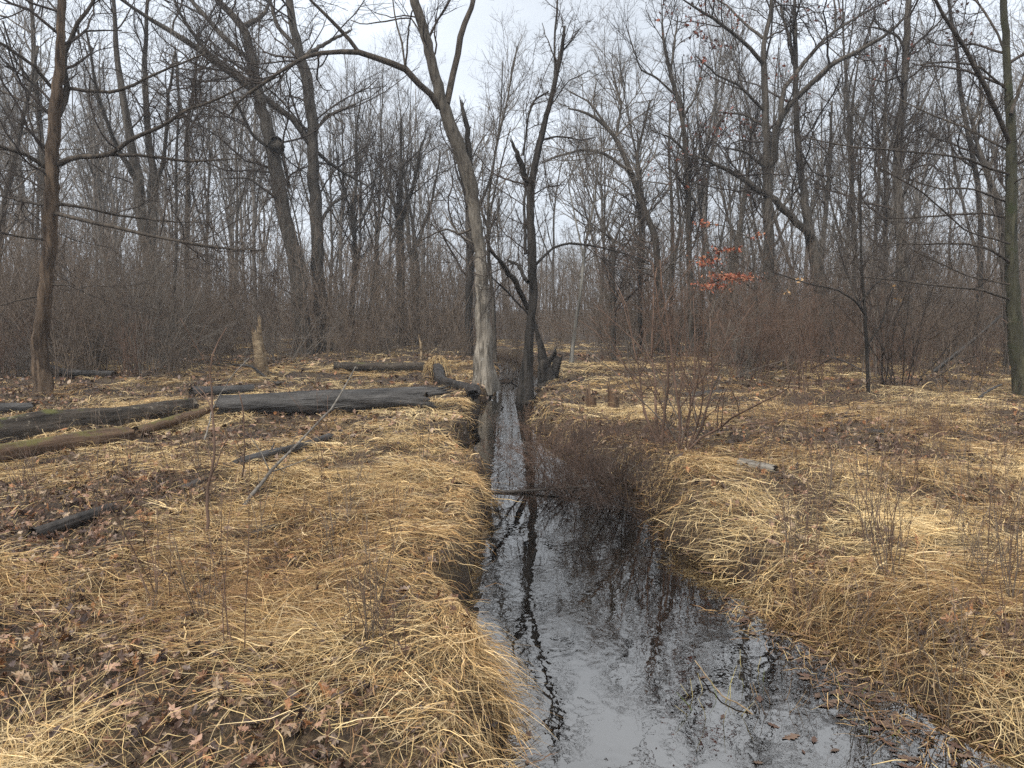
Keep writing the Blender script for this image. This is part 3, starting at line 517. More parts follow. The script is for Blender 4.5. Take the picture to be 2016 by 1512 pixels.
# ------------------------------------------------------------------ background trees: prototypes, then copies
def proto_tree(seed, h, r, fork, mat, twig):
    rng = np.random.default_rng(seed); d = np.array([rng.normal() * .06, rng.normal() * .06, 1.]); p = np.zeros(3); P = [p]; K = 14
    for j in range(K):
        d = unit(d + rng.normal(size=3) * .055 + np.array([0, 0, .05])); p = p + d * h / K; P.append(p)
    P = np.array(P); P[0, 2] -= .25; Rr = np.linspace(r, r * .12, K + 1) ** 1.0
    TP, TR = resample(P, Rr, 20); root = empty('woodland_tree', (0, 0, 0)); mb = MB(); mb.add(*tubes(TP[None], TR[None], 7, .08, seed, .3))
    A, B = spawn(TP[None], TR[None], fork, rng, (.28, .9), (18, 50), length=(h * .22, h * .5), rr=.62, K=8, up=.12, wander=.10, rmax=r * .5)
    mb.add(*tubes(A, B, 5)); mb.build('trunk', mat, root)
    A0 = np.concatenate([A, resample(TP[8:], TR[8:], 8)[0][None]]); B0 = np.concatenate([B, resample(TP[8:], TR[8:], 8)[1][None]])
    A1, B1 = spawn(A0, B0, 7, rng, (.2, 1), (22, 60), lr=.42, rr=.6, K=5, up=.07, wander=.14, rmin=.007)
    A2, B2 = spawn(A1, B1, 6, rng, (.2, 1), (22, 60), lr=.5, rr=.65, K=4, up=.05, wander=.15, rmin=.0055)
    A3, B3 = spawn(A2, B2, 3, rng, (.2, 1), (22, 60), lr=.55, rr=.7, K=3, up=.04, wander=.15, rmin=.0042)
    mb = MB(); mb.add(*tubes(A1, B1, 3)); mb.add(*tubes(A2, B2, 3)); mb.add(*tubes(A3, B3, 3)); mb.build('crown', twig, root)
    return root
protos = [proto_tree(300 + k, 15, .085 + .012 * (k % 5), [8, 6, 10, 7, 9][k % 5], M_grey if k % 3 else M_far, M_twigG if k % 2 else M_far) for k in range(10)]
spots = []; rng = np.random.default_rng(91)
tries = 0
while len(spots) < 104 and tries < 20000:
    tries += 1; Y = rng.uniform(33, 70) if len(spots) > 25 else rng.uniform(32, 42); u = rng.uniform(-160, 2180)
    if 955 < u < 1170 and Y < 48: continue
    x = X(u, Y)
    if all((x - a) ** 2 + (Y - b_) ** 2 > 5.5 for a, b_, _ in spots):
        centre = math.exp(-((u - 980) / 330) ** 2)
        vt = rng.uniform(-150, 160) * (1 - centre) + rng.uniform(210, 330) * centre
        spots.append((x, Y, max(7, min(17.5, (600 - vt) / F * Y + 1.7)) / 15))
marks = [(96, 'the flaky-barked tree'), (590, 'the leaning twin trunk'), (951, 'the pale creek tree'), (1292, 'the arching tree'), (1510, 'the leafy oak'), (1780, 'the tall straight tree'), (1995, 'the greenish edge tree')]
ordw = ['first', 'second', 'third', 'fourth', 'fifth', 'sixth', 'seventh', 'eighth', 'ninth', 'tenth', 'eleventh', 'twelfth', 'thirteenth', 'fourteenth', 'fifteenth', 'sixteenth', 'seventeenth', 'eighteenth', 'nineteenth', 'twentieth']
def copy_thing(root, loc, rz, s, first=False):
    r = root if first else root.copy()
    if not first:
        C.objects.link(r)
        for ch in list(root.children):
            c = ch.copy(); C.objects.link(c); c.parent = r
    r.location = loc; r.rotation_euler = (0, 0, rz); r.scale = (s[0], s[0], s[1]) if isinstance(s, tuple) else (s, s, s); return r
items = []
for k, (x, Y, s) in enumerate(spots):
    u, _ = project(np.array([x, Y, 1.0])); items.append((u, x, Y, s, k % len(protos)))
used = set(); cnt = {}
for u, x, Y, s, pk in sorted(items):
    band = 'nearer' if Y < 42 else ('middle-distance' if Y < 54 else 'farthest'); m = min(range(len(marks)), key=lambda q: abs(marks[q][0] - u)); side = 'left' if u < marks[m][0] else 'right'
    cnt.setdefault((band, m, side), []).append((abs(u - marks[m][0]), x, Y, s, pk))
for (band, m, side), L in cnt.items():
    L.sort()
    for q, (du, x, Y, s, pk) in enumerate(L):
        r = copy_thing(protos[pk], (x, Y, float(H(x, Y))), rng.uniform(0, 6.28), (max(.75, min(1.25, s)), s), first=pk not in used); used.add(pk)
        if r.name.startswith('woodland'): pass
        tag(r, '%s grey bare tree, %s to the %s of %s' % (band, ordw[min(q, 19)], side, marks[m][1]), 'tree', 'bare grey trees of the background wood')

# the wood beyond, too far to count
def far_wood():
    rng = np.random.default_rng(5); n = 800; Y = rng.uniform(62, 130, n); u = rng.uniform(-350, 2370, n)
    x = (u - 1008) / F * Y; h = rng.uniform(8, 15, n) * (1 - .35 * np.exp(-((u - 1020) / 260) ** 2)); K = 8
    P = np.zeros((n, K, 3)); P[:, 0] = np.stack([x, Y, H(x, Y) - .2], 1); d = unit(np.stack([rng.normal(0, .07, n), rng.normal(0, .07, n), np.ones(n)], 1))
    for j in range(1, K): d = unit(d + rng.normal(size=(n, 3)) * .05); P[:, j] = P[:, j - 1] + d * (h / (K - 1))[:, None]
    Rr = rng.uniform(.04, .14, n)[:, None] * np.linspace(1, .15, K); mb = MB(); mb.add(*tubes(P, Rr, 4))
    A, B = spawn(P, Rr, 7, rng, (.3, .95), (20, 50), lr=.33, rr=.6, K=5, up=.12, rmin=.015); A1, B1 = spawn(A, B, 5, rng, (.2, 1), (20, 60), lr=.45, K=4, up=.06, rmin=.011, rr=.7)
    A2, B2 = spawn(A1, B1, 3, rng, (.2, 1), (20, 60), lr=.55, K=3, up=.05, rmin=.009, rr=.7)
    mb.add(*tubes(A, B, 3)); mb.add(*tubes(A1, B1, 3)); mb.add(*tubes(A2, B2, 3))
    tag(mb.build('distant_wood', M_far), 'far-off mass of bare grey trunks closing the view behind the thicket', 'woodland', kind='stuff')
far_wood()

# ------------------------------------------------------------------ shrubs of the thicket
def proto_shrub(seed, h, stems, spread, mat, n2=5, n3=4, K=7, rbase=.010, up=.05, ang=None):
    rng = np.random.default_rng(seed); m = stems; a = rng.uniform(0, 6.283, m); tilt = np.abs(rng.normal(0, spread, m))
    d = np.stack([np.cos(a) * np.sin(tilt), np.sin(a) * np.sin(tilt), np.cos(tilt)], 1); P = np.zeros((m, K, 3)); P[:, 0] = np.stack([rng.normal(0, .14, m), rng.normal(0, .14, m), np.full(m, -.08)], 1)
    L = h * rng.uniform(.45, 1.1, m)
    for j in range(1, K): d = unit(d + rng.normal(size=(m, 3)) * .11 + np.array([0, 0, up])); P[:, j] = P[:, j - 1] + d * (L / (K - 1))[:, None]
    Rr = rng.uniform(.6, 1.3, m)[:, None] * rbase * np.linspace(1, .3, K); root = empty('thicket_shrub', (0, 0, 0)); mb = MB(); mb.add(*tubes(P, Rr, 4, cap=False)); mb.build('stems', mat, root)
    A, B = spawn(P, Rr, n2, rng, (.25, 1), (20, 50), lr=.42, K=4, up=up, rmin=.004); A2, B2 = spawn(A, B, n3, rng, (.2, 1), (20, 55), lr=.5, K=3, up=.03, rmin=.0032)
    mb = MB(); mb.add(*tubes(A, B, 3)); mb.add(*tubes(A2, B2, 3)); mb.build('twigs', mat, root); return root
sp = [proto_shrub(500 + k, [1.9, 2.8, 4.6, 1.4][k % 4], [20, 15, 10, 26][k % 4], [.36, .28, .2, .45][k % 4], [M_twigR, M_twigL, M_twigG, M_twigL][(k * 3 + k // 4) % 4], n2=4, n3=3) for k in range(8)]
zones = [(-200, 60, 'at the far left edge'), (60, 330, 'behind the flaky-barked tree'), (330, 520, 'left of the snag stump'), (520, 690, 'around the feet of the twin trunks'), (690, 860, 'behind the far mossy log'),
         (860, 1010, 'behind the pale creek tree'), (1010, 1200, 'beyond the black creek tree'), (1200, 1420, 'around the arching tree'), (1420, 1600, 'below the leafy oak'), (1600, 1730, 'behind the thin young tree'),
         (1730, 1880, 'around the tall straight tree'), (1880, 2300, 'behind the greenish edge tree')]
rng = np.random.default_rng(23); used = set(); k = 0
def shrub_at(u, Y, s):
    global k
    x = X(u, Y); pk = int(rng.integers(len(sp))); r = copy_thing(sp[pk], (x, Y, float(H(x, Y))), rng.uniform(0, 6.28), s, first=pk not in used); used.add(pk)
    z = [q for a, b_, q in zones if a <= u < b_][0]; d = 'nearer' if Y < 22 else ('middle' if Y < 28 else 'rear')
    tag(r, 'bare brown shrub, %s row of thicket %s' % (d, z), 'shrub', 'bare shrubs of the thicket'); k += 1
while k < 286:
    Y = rng.choice([rng.uniform(17, 23), rng.uniform(20, 36), rng.uniform(22, 42)]); u = rng.uniform(-190, 2250) if rng.random() < .7 else rng.choice([rng.uniform(-100, 460), rng.uniform(1420, 2150)])
    if 640 < u < 1430 and Y < 22.5: continue
    if 950 < u < 1330 and Y < 27: continue
    if u > 1430 and Y < 17.5: continue
    if 455 < u < 680 and Y < 26: continue
    shrub_at(u, Y, rng.uniform(.7, 1.15) * (.75 if 640 < u < 1430 else 1))
# farther brush that reads as one mass
def brush():
    rng = np.random.default_rng(77); n = 8500; Y = 24 + 50 * rng.random(n) ** 1.2; u = rng.uniform(-250, 2270, n); x = (u - 1008) / F * Y
    keep = ~((np.abs(u - 1060) < 130) & (Y < 34)); x = x[keep]; Y = Y[keep]; n = len(x); K = 5; P = np.zeros((n, K, 3)); P[:, 0] = np.stack([x, Y, H(x, Y) - .05], 1)
    d = unit(np.stack([rng.normal(0, .22, n), rng.normal(0, .22, n), np.ones(n)], 1)); L = .8 + 4.2 * rng.random(n) ** 1.4
    for j in range(1, K): d = unit(d + rng.normal(size=(n, 3)) * .1); P[:, j] = P[:, j - 1] + d * (L / (K - 1))[:, None]
    Rr = rng.uniform(.006, .016, n)[:, None] * np.linspace(1, .35, K); mb = MB(); mb.add(*tubes(P, Rr, 3)); A, B = spawn(P, Rr, 5, rng, (.2, 1), (20, 55), lr=.45, K=3, up=.05, rmin=.007, rr=.7)
    A2, B2 = spawn(A, B, 2, rng, (.2, 1), (20, 55), lr=.5, K=3, up=.05, rmin=.006, rr=.7)
    mb.add(*tubes(A, B, 3)); mb.add(*tubes(A2, B2, 3)); tag(mb.build('brush', M_twigL), 'brown tangle of brush stems filling the wood behind the clearing', 'brush', kind='stuff')
brush()

PAL = np.array([(.74, .54, .27), (.53, .355, .165), (.32, .195, .095), (.86, .68, .39), (.20, .115, .06), (.60, .46, .27)])
# ------------------------------------------------------------------ logs, stumps, fallen branches
def log(name, label, A, B, r0, r1, mat, endmat=None, S=40, K=110, rough=.12, bend=.02, jag=(.06, .12), sink=.0, stubs=0, seed=1, cat='log', splinters=0, group=None):
    rng = np.random.default_rng(seed); A = np.array(A, float); B = np.array(B, float); L = np.linalg.norm(B - A); d = (B - A) / L
    root = empty(name, A - np.array([0, 0, sink])); root.rotation_mode = 'QUATERNION'; root.rotation_quaternion = Vector(d).to_track_quat('X', 'Z')
    x = np.linspace(0, L, K); cy = (vn(x * .8, x * 0, seed) - .5) * bend * L; cz = (vn(x * .8, x * 0, seed + 3) - .5) * bend * L * .5; r = np.interp(x, [0, L], [r0, r1])
    ang = np.linspace(0, 2 * np.pi, S, endpoint=False); ca, sa = np.cos(ang), np.sin(ang)
    nz = (fbm(ca * 1.4 + 5 + 0 * x[:, None], sa * 1.4 + x[:, None] * 1.1, seed, 3) - .5) * 2 + .6 * (vn(ca * 6 + 5 + 0 * x[:, None], sa * 6 + x[:, None] * .6, seed + 9) - .5) + .55 * (vn(ca * 11 + 5 + 0 * x[:, None], sa * 11 + x[:, None] * 3.5, seed + 19) - .5)
    rr = r[:, None] * (1 + rough * nz); xx = np.repeat(x[:, None], S, 1)
    j0 = (vn(ca * 2.5 + 9, sa * 2.5, seed + 21) * .7 + vn(ca * 7 + 9, sa * 7, seed + 22) * .5 - .2); j1 = (vn(ca * 2.5 + 9, sa * 2.5, seed + 31) * .7 + vn(ca * 7 + 9, sa * 7, seed + 32) * .5 - .2)
    w = np.clip(1 - xx / (L * .15), 0, 1); xx = xx + w * j0 * jag[0]; w = np.clip((xx - L * .85) / (L * .15), 0, 1); xx = xx - w * j1 * jag[1]
    V = np.stack([xx, cy[:, None] + rr * ca, cz[:, None] + rr * sa], -1).reshape(-1, 3); i = np.arange(K - 1)[:, None] * S; s = np.arange(S)[None]
    q = np.stack([i + s, i + (s + 1) % S, i + S + (s + 1) % S, i + S + s], -1).reshape(-1, 4); mesh_obj('bark', V, q[:, ::-1], None, mat, root)
    Vr = V.reshape(K, S, 3)
    for e, ring, dr in ((0, Vr[0], 1), (1, Vr[-1], -1)):
        c = ring.mean(0); mb = MB(); i1 = c + (ring - c) * .78 + np.array([dr * .03, 0, 0]); i1[:, 0] += rng.uniform(-.02, .02, S); i2 = c + (ring - c) * .4 + np.array([dr * (.03 + .15 * r0), 0, 0]); i2[:, 0] += rng.uniform(-.02, .02, S)
        a = np.arange(S); b_ = (a + 1) % S; mb.add(np.vstack([ring, i1, i2, [c + np.array([dr * .3 * r0, 0, 0])]]), np.vstack([np.stack([a, b_, b_ + S, a + S], 1), np.stack([a + S, b_ + S, b_ + 2 * S, a + 2 * S], 1)]), np.stack([a + 2 * S, b_ + 2 * S, np.full(S, 3 * S)], 1)); mb.build('broken_end', endmat or M_woodx, root)
    for k_ in range(stubs):
        x0 = rng.uniform(.1, .9) * L; a = rng.uniform(.6, 2.5); p = np.array([x0, np.interp(x0, x, cy) + math.cos(a) * r0 * .6, np.interp(x0, x, cz) + math.sin(a) * r0 * .6]); dd = unit(np.array([.4, math.cos(a), math.sin(a)]))
        P = np.array([[p, p + dd * r0 * 1.0, p + dd * r0 * rng.uniform(1.6, 2.4)]]); mb = MB(); mb.add(*tubes(P, np.array([[r0 * .25, r0 * .18, r0 * .08]]), 6)); mb.build('branch_stub', mat, root)
    for k_ in range(splinters):
        a = rng.uniform(.2, 2.9); p = np.array([L - .25, cy[-1] + math.cos(a) * r1 * .85, cz[-1] + math.sin(a) * r1 * .85]); P = np.array([[p, p + (.2, 0, .01), p + (rng.uniform(.28, .5), rng.normal() * .03, rng.uniform(.0, .09))]]); mb = MB(); mb.add(*tubes(P, np.array([[.03, .028, .003]]), 5)); mb.build('splinter', mat, root)
    tag(root, label, cat, group); return root
def gl_(u, v, r, up=.6):     # ground point under pixel, raised so that a log of radius r lies in the litter
    p = G(u, v); p[2] = float(H(p[0], p[1])) + r * up; return p
log('dark_log', 'smooth wet dark-grey log ending in a ragged break beside the creek', gl_(428, 818, .17, .6), gl_(872, 808, .19, .75), -0 + .165, .225, M_logdark, M_char, seed=3, stubs=0, jag=(.1, .45), splinters=4, rough=.11, K=150, S=48)
log('mossy_log', 'big rough mossy log with peeling bark, running in from the left edge', gl_(-130, 900, .22, .65), gl_(385, 806, .15, .6), .25, .14, M_logmoss, M_woodx, seed=4, stubs=0, rough=.24, K=180, S=48)
log('brown_log', 'lower brown log with a greenish top, in front of the big mossy log', gl_(-80, 925, .13, .8), gl_(262, 862, .12, .7), .13, .11, M_logbrown, M_woodx, seed=5, rough=.18, K=120)
log('straw_log', 'thin mossy log half hidden by straw between brown log and dark log', gl_(262, 855, .08, .6), gl_(430, 815, .07, .6), .08, .06, M_logbrown, seed=6)
log('rear_log', 'dark flat log behind the mossy log, in front of the flaky-barked tree', gl_(-60, 815, .1), gl_(75, 808, .1), .12, .08, M_logdark, seed=7)
log('buried_log', 'dark log mostly buried in straw behind the wet dark log', gl_(375, 782, .12), gl_(505, 772, .10), .13, .10, M_logdark, M_char, seed=8)
log('far_log', 'mossy-topped log lying across straw behind the wet dark log', gl_(655, 731, .14, .8), gl_(838, 727, .14, .9), .12, .15, M_logmoss, M_char, seed=9)
log('bank_log', 'black crooked chunk of wood sliding down the left creek bank', gl_(878, 745, .1, 2.0), gl_(925, 790, .1, .4), .13, .11, M_char, M_char, seed=10, bend=.12, rough=.25)
log('slanting_branch', 'dark rotting branch lying slantwise in the left straw', gl_(335, 975, .05), gl_(655, 862, .05, 1.2), .055, .045, M_logdark, M_woodx, seed=11, bend=.06, stubs=3, rough=.15)
log('charred_branch', 'blackened rotting branch among leaves low on the left', gl_(60, 1052, .05), gl_(232, 1003, .05), .06, .05, M_char, M_char, seed=12, bend=.05, rough=.2)
log('sunken_branch', 'short dark branch poking from straw left of the stream', gl_(490, 1045, .03), gl_(556, 1030, .03), .03, .025, M_char, seed=13)
log('fallen_limb', 'long dark fallen limb behind the flaky-barked tree', gl_(-60, 705, .1, 3), gl_(215, 752, .1, 1), .11, .08, M_logdark, seed=14, bend=.05)
log('leaning_log', 'grey dead log leaning up into the thicket at the right', gl_(1835, 735, .08, 1), W(1975, 618, 18.6), .055, .03, M_logdark, seed=15, bend=.05, stubs=2)
log('right_log', 'flat dark log in straw beyond the red-stemmed bush', gl_(1345, 777, .08), gl_(1432, 770, .08), .09, .07, M_logdark, seed=16)
log('grey_log', 'half-rotten grey log fragment in leaves right of the red-stemmed bush', gl_(1450, 925, .06), gl_(1535, 940, .05), .06, .045, M_stick, seed=17)
log('small_log', 'small dark log fragment amid tall straw at mid right', gl_(1700, 866, .05), gl_(1745, 868, .05), .05, .04, M_char, seed=18)
log('black_branch', 'smooth black wet branch at the water edge in the lower right corner', gl_(1800, 1490, .04, 1.2), gl_(1885, 1475, .04, 1.2), .038, .036, M_char, M_char, seed=19)
for u, v, u2, v2, r, lb in [(690, 712, 730, 700, .03, 'dark thin branch curving up beside far mossy log'), (560, 760, 470, 735, .04, 'dead branch lying across straw left of the snag stump'), (1900, 792, 1960, 775, .03, 'dark crooked branch in straw before the greenish edge tree'), (1560, 700, 1640, 760, .03, 'dead branch in the thicket foot left of thin young tree')]:
    log('fallen_branch', lb, gl_(u, v, r, 1), gl_(u2, v2, r, 6), r, r * .6, M_logdark, seed=int(u), bend=.15, S=8, K=14, cat='branch')
log('stranded_branch', 'thin dark branch spanning the stream under the low bush', G(958, 962, WZ + .03), G(1175, 962, WZ + .05), .022, .012, M_char, seed=24, bend=.12, S=8, K=30, cat='branch')
# tall standing deadwood
def snag(name, label, u, v, h, r, rt, lean, mat, seed, jag=.35, cat='stump', roots=0):
    p = G(u, v); p[2] = float(H(p[0], p[1])) - .1; q = p + np.array([lean, 0, h + .1])
    o = log(name, label, p, q, r, rt, mat, M_woodx, seed=seed, rough=.28, jag=(0, jag), S=24, K=30, cat=cat, splinters=3); rng = np.random.default_rng(seed)
    return o
snag('snag_stump', 'pale rotten snag standing upright in straw before the twin trunks', 519, 742, 1.25, .17, .10, -.14, M_wood, 61, .5)
snag('knee_stump', 'left of two short dark reddish stumps beyond the low bush', 1165, 803, .26, .10, .07, 0, M_logbrown, 62, .1)
snag('knee_stump', 'right of two short dark reddish stumps, nearer the red-stemmed bush', 1206, 808, .30, .11, .08, .02, M_logbrown, 63, .1)
snag('thin_snag', 'thin pale broken stub standing behind the far mossy log', 830, 712, .55, .045, .025, 0, M_wood, 64, .15)
def rootwad(name, label, u, v, w, h, seed, mat, straw=True, cat='root wad'):
    rng = np.random.default_rng(seed); p = G(u, v); p[2] = float(H(p[0], p[1])); root = empty(name, p); a = np.linspace(0, 2 * np.pi, 20, endpoint=False); ph = np.linspace(.02, np.pi - .02, 12)
    A, Pn = np.meshgrid(a, ph); r = 1 + .5 * (fbm(np.cos(A) * 1.8 + 5, np.sin(A) * 1.8 + Pn * 1.5, seed) - .5) * 2; V = np.stack([np.cos(A) * np.sin(Pn) * w * r, np.sin(A) * np.sin(Pn) * w * .7 * r, np.cos(Pn) * h * .6 * r + h * .4], -1).reshape(-1, 3)
    i = np.arange(11)[:, None] * 20; s = np.arange(20)[None]; mesh_obj('soil_clump', V, np.stack([i + s, i + 20 + s, i + 20 + (s + 1) % 20, i + (s + 1) % 20], -1).reshape(-1, 4), None, M_soil, root)
    m = 26; P = np.zeros((m, 6, 3)); P[:, 0] = rng.normal(size=(m, 3)) * w * .3 + np.array([0, 0, h * .5]); d = unit(rng.normal(size=(m, 3)) + np.array([0, -.3, .3]))
    for j in range(1, 6): d = unit(d + rng.normal(size=(m, 3)) * .35 - np.array([0, 0, .2])); P[:, j] = P[:, j - 1] + d * w * .32
    Rr = rng.uniform(.01, .03, m)[:, None] * np.linspace(1, .3, 6); mb = MB(); mb.add(*tubes(P, Rr, 5)); mb.build('roots', mat, root)
    if straw:
        m = 420; a = rng.uniform(0, 6.283, m); pp = rng.uniform(0, 1.5, m); st = np.stack([np.cos(a) * np.sin(pp) * w * 1.15, np.sin(a) * np.sin(pp) * w * .8, np.cos(pp) * h * .62 + h * .42], 1); o = np.stack([np.cos(a), np.sin(a), np.zeros(m)], 1); sl_ = np.linspace(0, 1, 5)[None, :, None]; L = rng.uniform(.12, .38, m)[:, None, None]
        P = st[:, None] + o[:, None] * L * .5 * sl_ + np.array([0, 0, 1.]) * L * (.35 * sl_ - 1.1 * sl_ ** 2) + rng.normal(0, .012, (m, 5, 3)); V, q, t3 = tubes(P, np.full((m, 5), .0035), 3); c = PAL[rng.integers(6, size=m)] * .9
        mb = MB(); mb.add(V, q, t3, np.repeat(c, 15, 0)); mb.build('straw', M_blade, root)
    tag(root, label, cat); return root
rootwad('root_wad', 'torn-up root clump at the right end of the far mossy log', 862, 742, .20, .50, 71, M_woodx)
snag('root_stump', 'short black knobbed stump just right of the split trunk by the black creek tree', 1087, 742, .62, .13, .10, .16, M_char, 72, .12)
rootwad('drift_pile', 'dark heap of drift twigs at the stream head between both creek trees', 1000, 728, .40, .30, 73, M_char, False, cat='debris')
rootwad('bank_roots', 'exposed black roots in the bank under the pale creek tree', 985, 772, .22, .22, 74, M_char, False, cat='roots')
tree('split_stub', 'short dark split trunk leaning beside the black creek tree', 'tree stump', 17.6, [(1078, 742, 30), (1072, 727, 24), (1066, 689, 15), (1056, 650, 9), (1052, 630, 5)], [([(1078, 720, 12), (1090, 700, 9), (1093, 690, 4)], -.2)], M_dark, seed=33, ext=0, n1=0, S=14, rough=.25, flare=.4, detail=1)

# propped and standing thin stems close to the camera
def stick(name, label, pts, mat, seed, kids=0, cat='branch', sub=(.1, .35), nsub=2, group=None, S=8, base=None):
    rng = np.random.default_rng(seed); P = np.array([q[:3] for q in pts]); r = [q[3] for q in pts]; A, B = resample(P, r, 14); root = empty(name, P[0]); A[1:-1] += rng.normal(size=(12, 3)) * B[1:-1, None] * .5
    mb = MB(); mb.add(*tubes(A[None], B[None], S, .06, seed)); mb.build('stem', mat, root, P[0])
    if kids:
        a, b_ = spawn(A[None], B[None], kids, rng, (.2, .95), (25, 55), length=sub, rr=.6, K=5, up=.03, rmin=.0012); mb = MB(); mb.add(*tubes(a, b_, 4))
        if nsub: a2, b2 = spawn(a, b_, nsub, rng, (.2, 1), (25, 55), lr=.5, K=4, up=.03, rmin=.001); mb.add(*tubes(a2, b2, 3))
        mb.build('twigs', mat, root, P[0])
    tag(root, label, cat, group); return root
def wp(u, v, Y, w): p = W(u, v, Y); return (*p, w * .5 / F * Y)
gz = lambda u, v, w: (*gl_(u, v, 0, 0), w * .5 / F * G(u, v)[1])
stick('propped_branch', 'thin grey bare branch propped up over the straw, pointing at the dark log', [gz(462, 1010, 10), wp(500, 965, 6.6, 8), wp(540, 920, 6.9, 6), wp(600, 860, 7.4, 4), wp(656, 802, 8.0, 4), wp(700, 722, 8.4, 2)], M_stick, 81, 6, sub=(.2, .5))
stick('red_sapling', 'upright reddish sapling in left straw before the dark log', [gz(404, 1045, 7), wp(412, 960, 5.7, 6), wp(424, 870, 5.75, 5), (*W(418, 790, 5.8), .008), wp(412, 720, 5.8, 3), wp(425, 680, 5.85, 3), wp(446, 645, 5.9, 2)], M_twigR, 82, 5, 'sapling', sub=(.2, .6))
stick('thin_sapling', 'slighter brown sapling just right of the upright reddish one', [gz(478, 960, 4), wp(482, 880, 6.8, 3), wp(478, 800, 6.8, 3), wp(470, 770, 6.8, 2)], M_twigR, 83, 4, 'sapling')
stick('leaning_whip', 'lone pale whip leaning right over the wet dark log', [gz(400, 870, 3), wp(420, 800, 10.0, 3), wp(455, 740, 10, 2), wp(490, 705, 10.1, 2)], M_stick, 84, 2)
# big branching bushes close by
def bush(name, label, u, v, stems, mat, seed, h, spread, rb, n2=7, n3=5, n4=3, cat='shrub', up=.05, bias=(0, 0, 0), parts='twigs', r0=.08, lr2=.5, wander=.14):
    rng = np.random.default_rng(seed); p = G(u, v); p[2] = float(H(p[0], p[1])); root = empty(name, p); m = stems; a = rng.uniform(0, 6.283, m); tilt = np.abs(rng.normal(0, spread, m)); K = 9
    d = unit(np.stack([np.cos(a) * np.sin(tilt), np.sin(a) * np.sin(tilt), np.cos(tilt)], 1) + np.array(bias)); P = np.zeros((m, K, 3)); P[:, 0] = np.stack([np.cos(a) * r0, np.sin(a) * r0, np.full(m, -.05)], 1); L = h * rng.uniform(.6, 1.05, m)
    for j in range(1, K): d = unit(d + rng.normal(size=(m, 3)) * wander + np.array([0, 0, up])); P[:, j] = P[:, j - 1] + d * (L / (K - 1))[:, None]
    Rr = rng.uniform(.55, 1.2, m)[:, None] * rb * np.linspace(1, .25, K)
    for q in range(min(m, 12)): mb = MB(); mb.add(*tubes(P[q:q + 1], Rr[q:q + 1], 7, .06, seed + q)); mb.build('stem', mat, root)
    A, B = spawn(P, Rr, n2, rng, (.2, 1), (25, 60), lr=lr2, K=6, up=up, rmin=.002, wander=.16); A2, B2 = spawn(A, B, n3, rng, (.15, 1), (25, 60), lr=.5, K=4, up=up * .5, rmin=.0016, wander=.15)
    mb = MB()
    if m > 12: mb.add(*tubes(P[12:], Rr[12:], 5, cap=False))
    mb.add(*tubes(A, B, 4, cap=False)); mb.add(*tubes(A2, B2, 3))
    if n4: A3, B3 = spawn(A2, B2, n4, rng, (.2, 1), (25, 55), lr=.5, K=3, up=.02, rmin=.0012); mb.add(*tubes(A3, B3, 3))
    mb.build(parts, mat, root); tag(root, label, cat); return root
bush('red_bush', 'tall spreading red-stemmed bush on the right bank of the creek', 1322, 885, 11, M_twigR, 101, 2.35, .40, .018, 7, 5, 4, up=.05, r0=.16)
bush('grey_bush', 'upright grey-stemmed bush growing through the red-stemmed bush', 1352, 872, 5, M_twigG, 102, 1.9, .25, .014, 6, 4, 3, r0=.12)
bush('low_bush', 'low dense purplish bush hanging over the stream', 1150, 872, 70, M_twigR, 103, 1.0, .9, .008, 8, 5, 3, up=.02, r0=.5, bias=(-.12, -.1, 0), wander=.2)
bush('low_bush', 'low tangled brown bush at the foot of the red-stemmed bush, over the water', 1240, 915, 60, M_bram, 104, 1.1, .85, .009, 7, 4, 3, up=.0, r0=.45, bias=(-.25, -.2, 0))
bush('arching_bush', 'pale arching dead canes sprawling over the low bush toward the stream', 1215, 905, 16, M_stick, 144, 1.2, .9, .006, 4, 3, 0, up=-.09, r0=.3, bias=(-.3, -.25, 0))
bush('fan_bush', 'big dense fan of arching stems behind the flaky-barked tree, leaning left', 150, 735, 44, M_twigL, 105, 4.8, .42, .018, 6, 4, 2, up=.0, bias=(-.25, 0, 0), r0=.5, wander=.07)
bush('fan_bush', 'dense dark fan of stems filling the far left edge', -40, 728, 36, M_twigL, 106, 4.4, .35, .016, 6, 4, 2, up=.02, r0=.6, wander=.07)
bush('fan_bush', 'wide bare bush of low diagonal stems left of the snag stump', 290, 728, 30, M_twigG, 107, 3.4, .75, .014, 6, 5, 2, up=.0, bias=(.15, 0, 0), r0=.3, wander=.07)
bush('fan_bush', 'bare bush of crossing stems between snag stump and twin trunks', 560, 712, 22, M_twigG, 108, 2.8, .7, .012, 6, 5, 2, up=.0, r0=.3, wander=.08)
bush('right_bush', 'bare brushy shrub left of the thin young tree', 1600, 770, 20, M_twigR, 109, 2.3, .5, .011, 6, 5, 3, up=.03, r0=.3)
bush('right_bush', 'bare many-stemmed shrub just right of the thin young tree', 1770, 765, 16, M_twig, 110, 3.0, .38, .013, 6, 5, 3, up=.04, r0=.3)
bush('right_bush', 'bare dark shrub before the greenish edge tree', 1890, 775, 18, M_twigL, 111, 2.2, .5, .011, 6, 5, 3, up=.03, r0=.3)
bush('right_bush', 'loose reddish shrub between red-stemmed bush and the leafy oak', 1480, 745, 20, M_twigR, 112, 2.2, .5, .010, 6, 5, 3, up=.03, r0=.3)
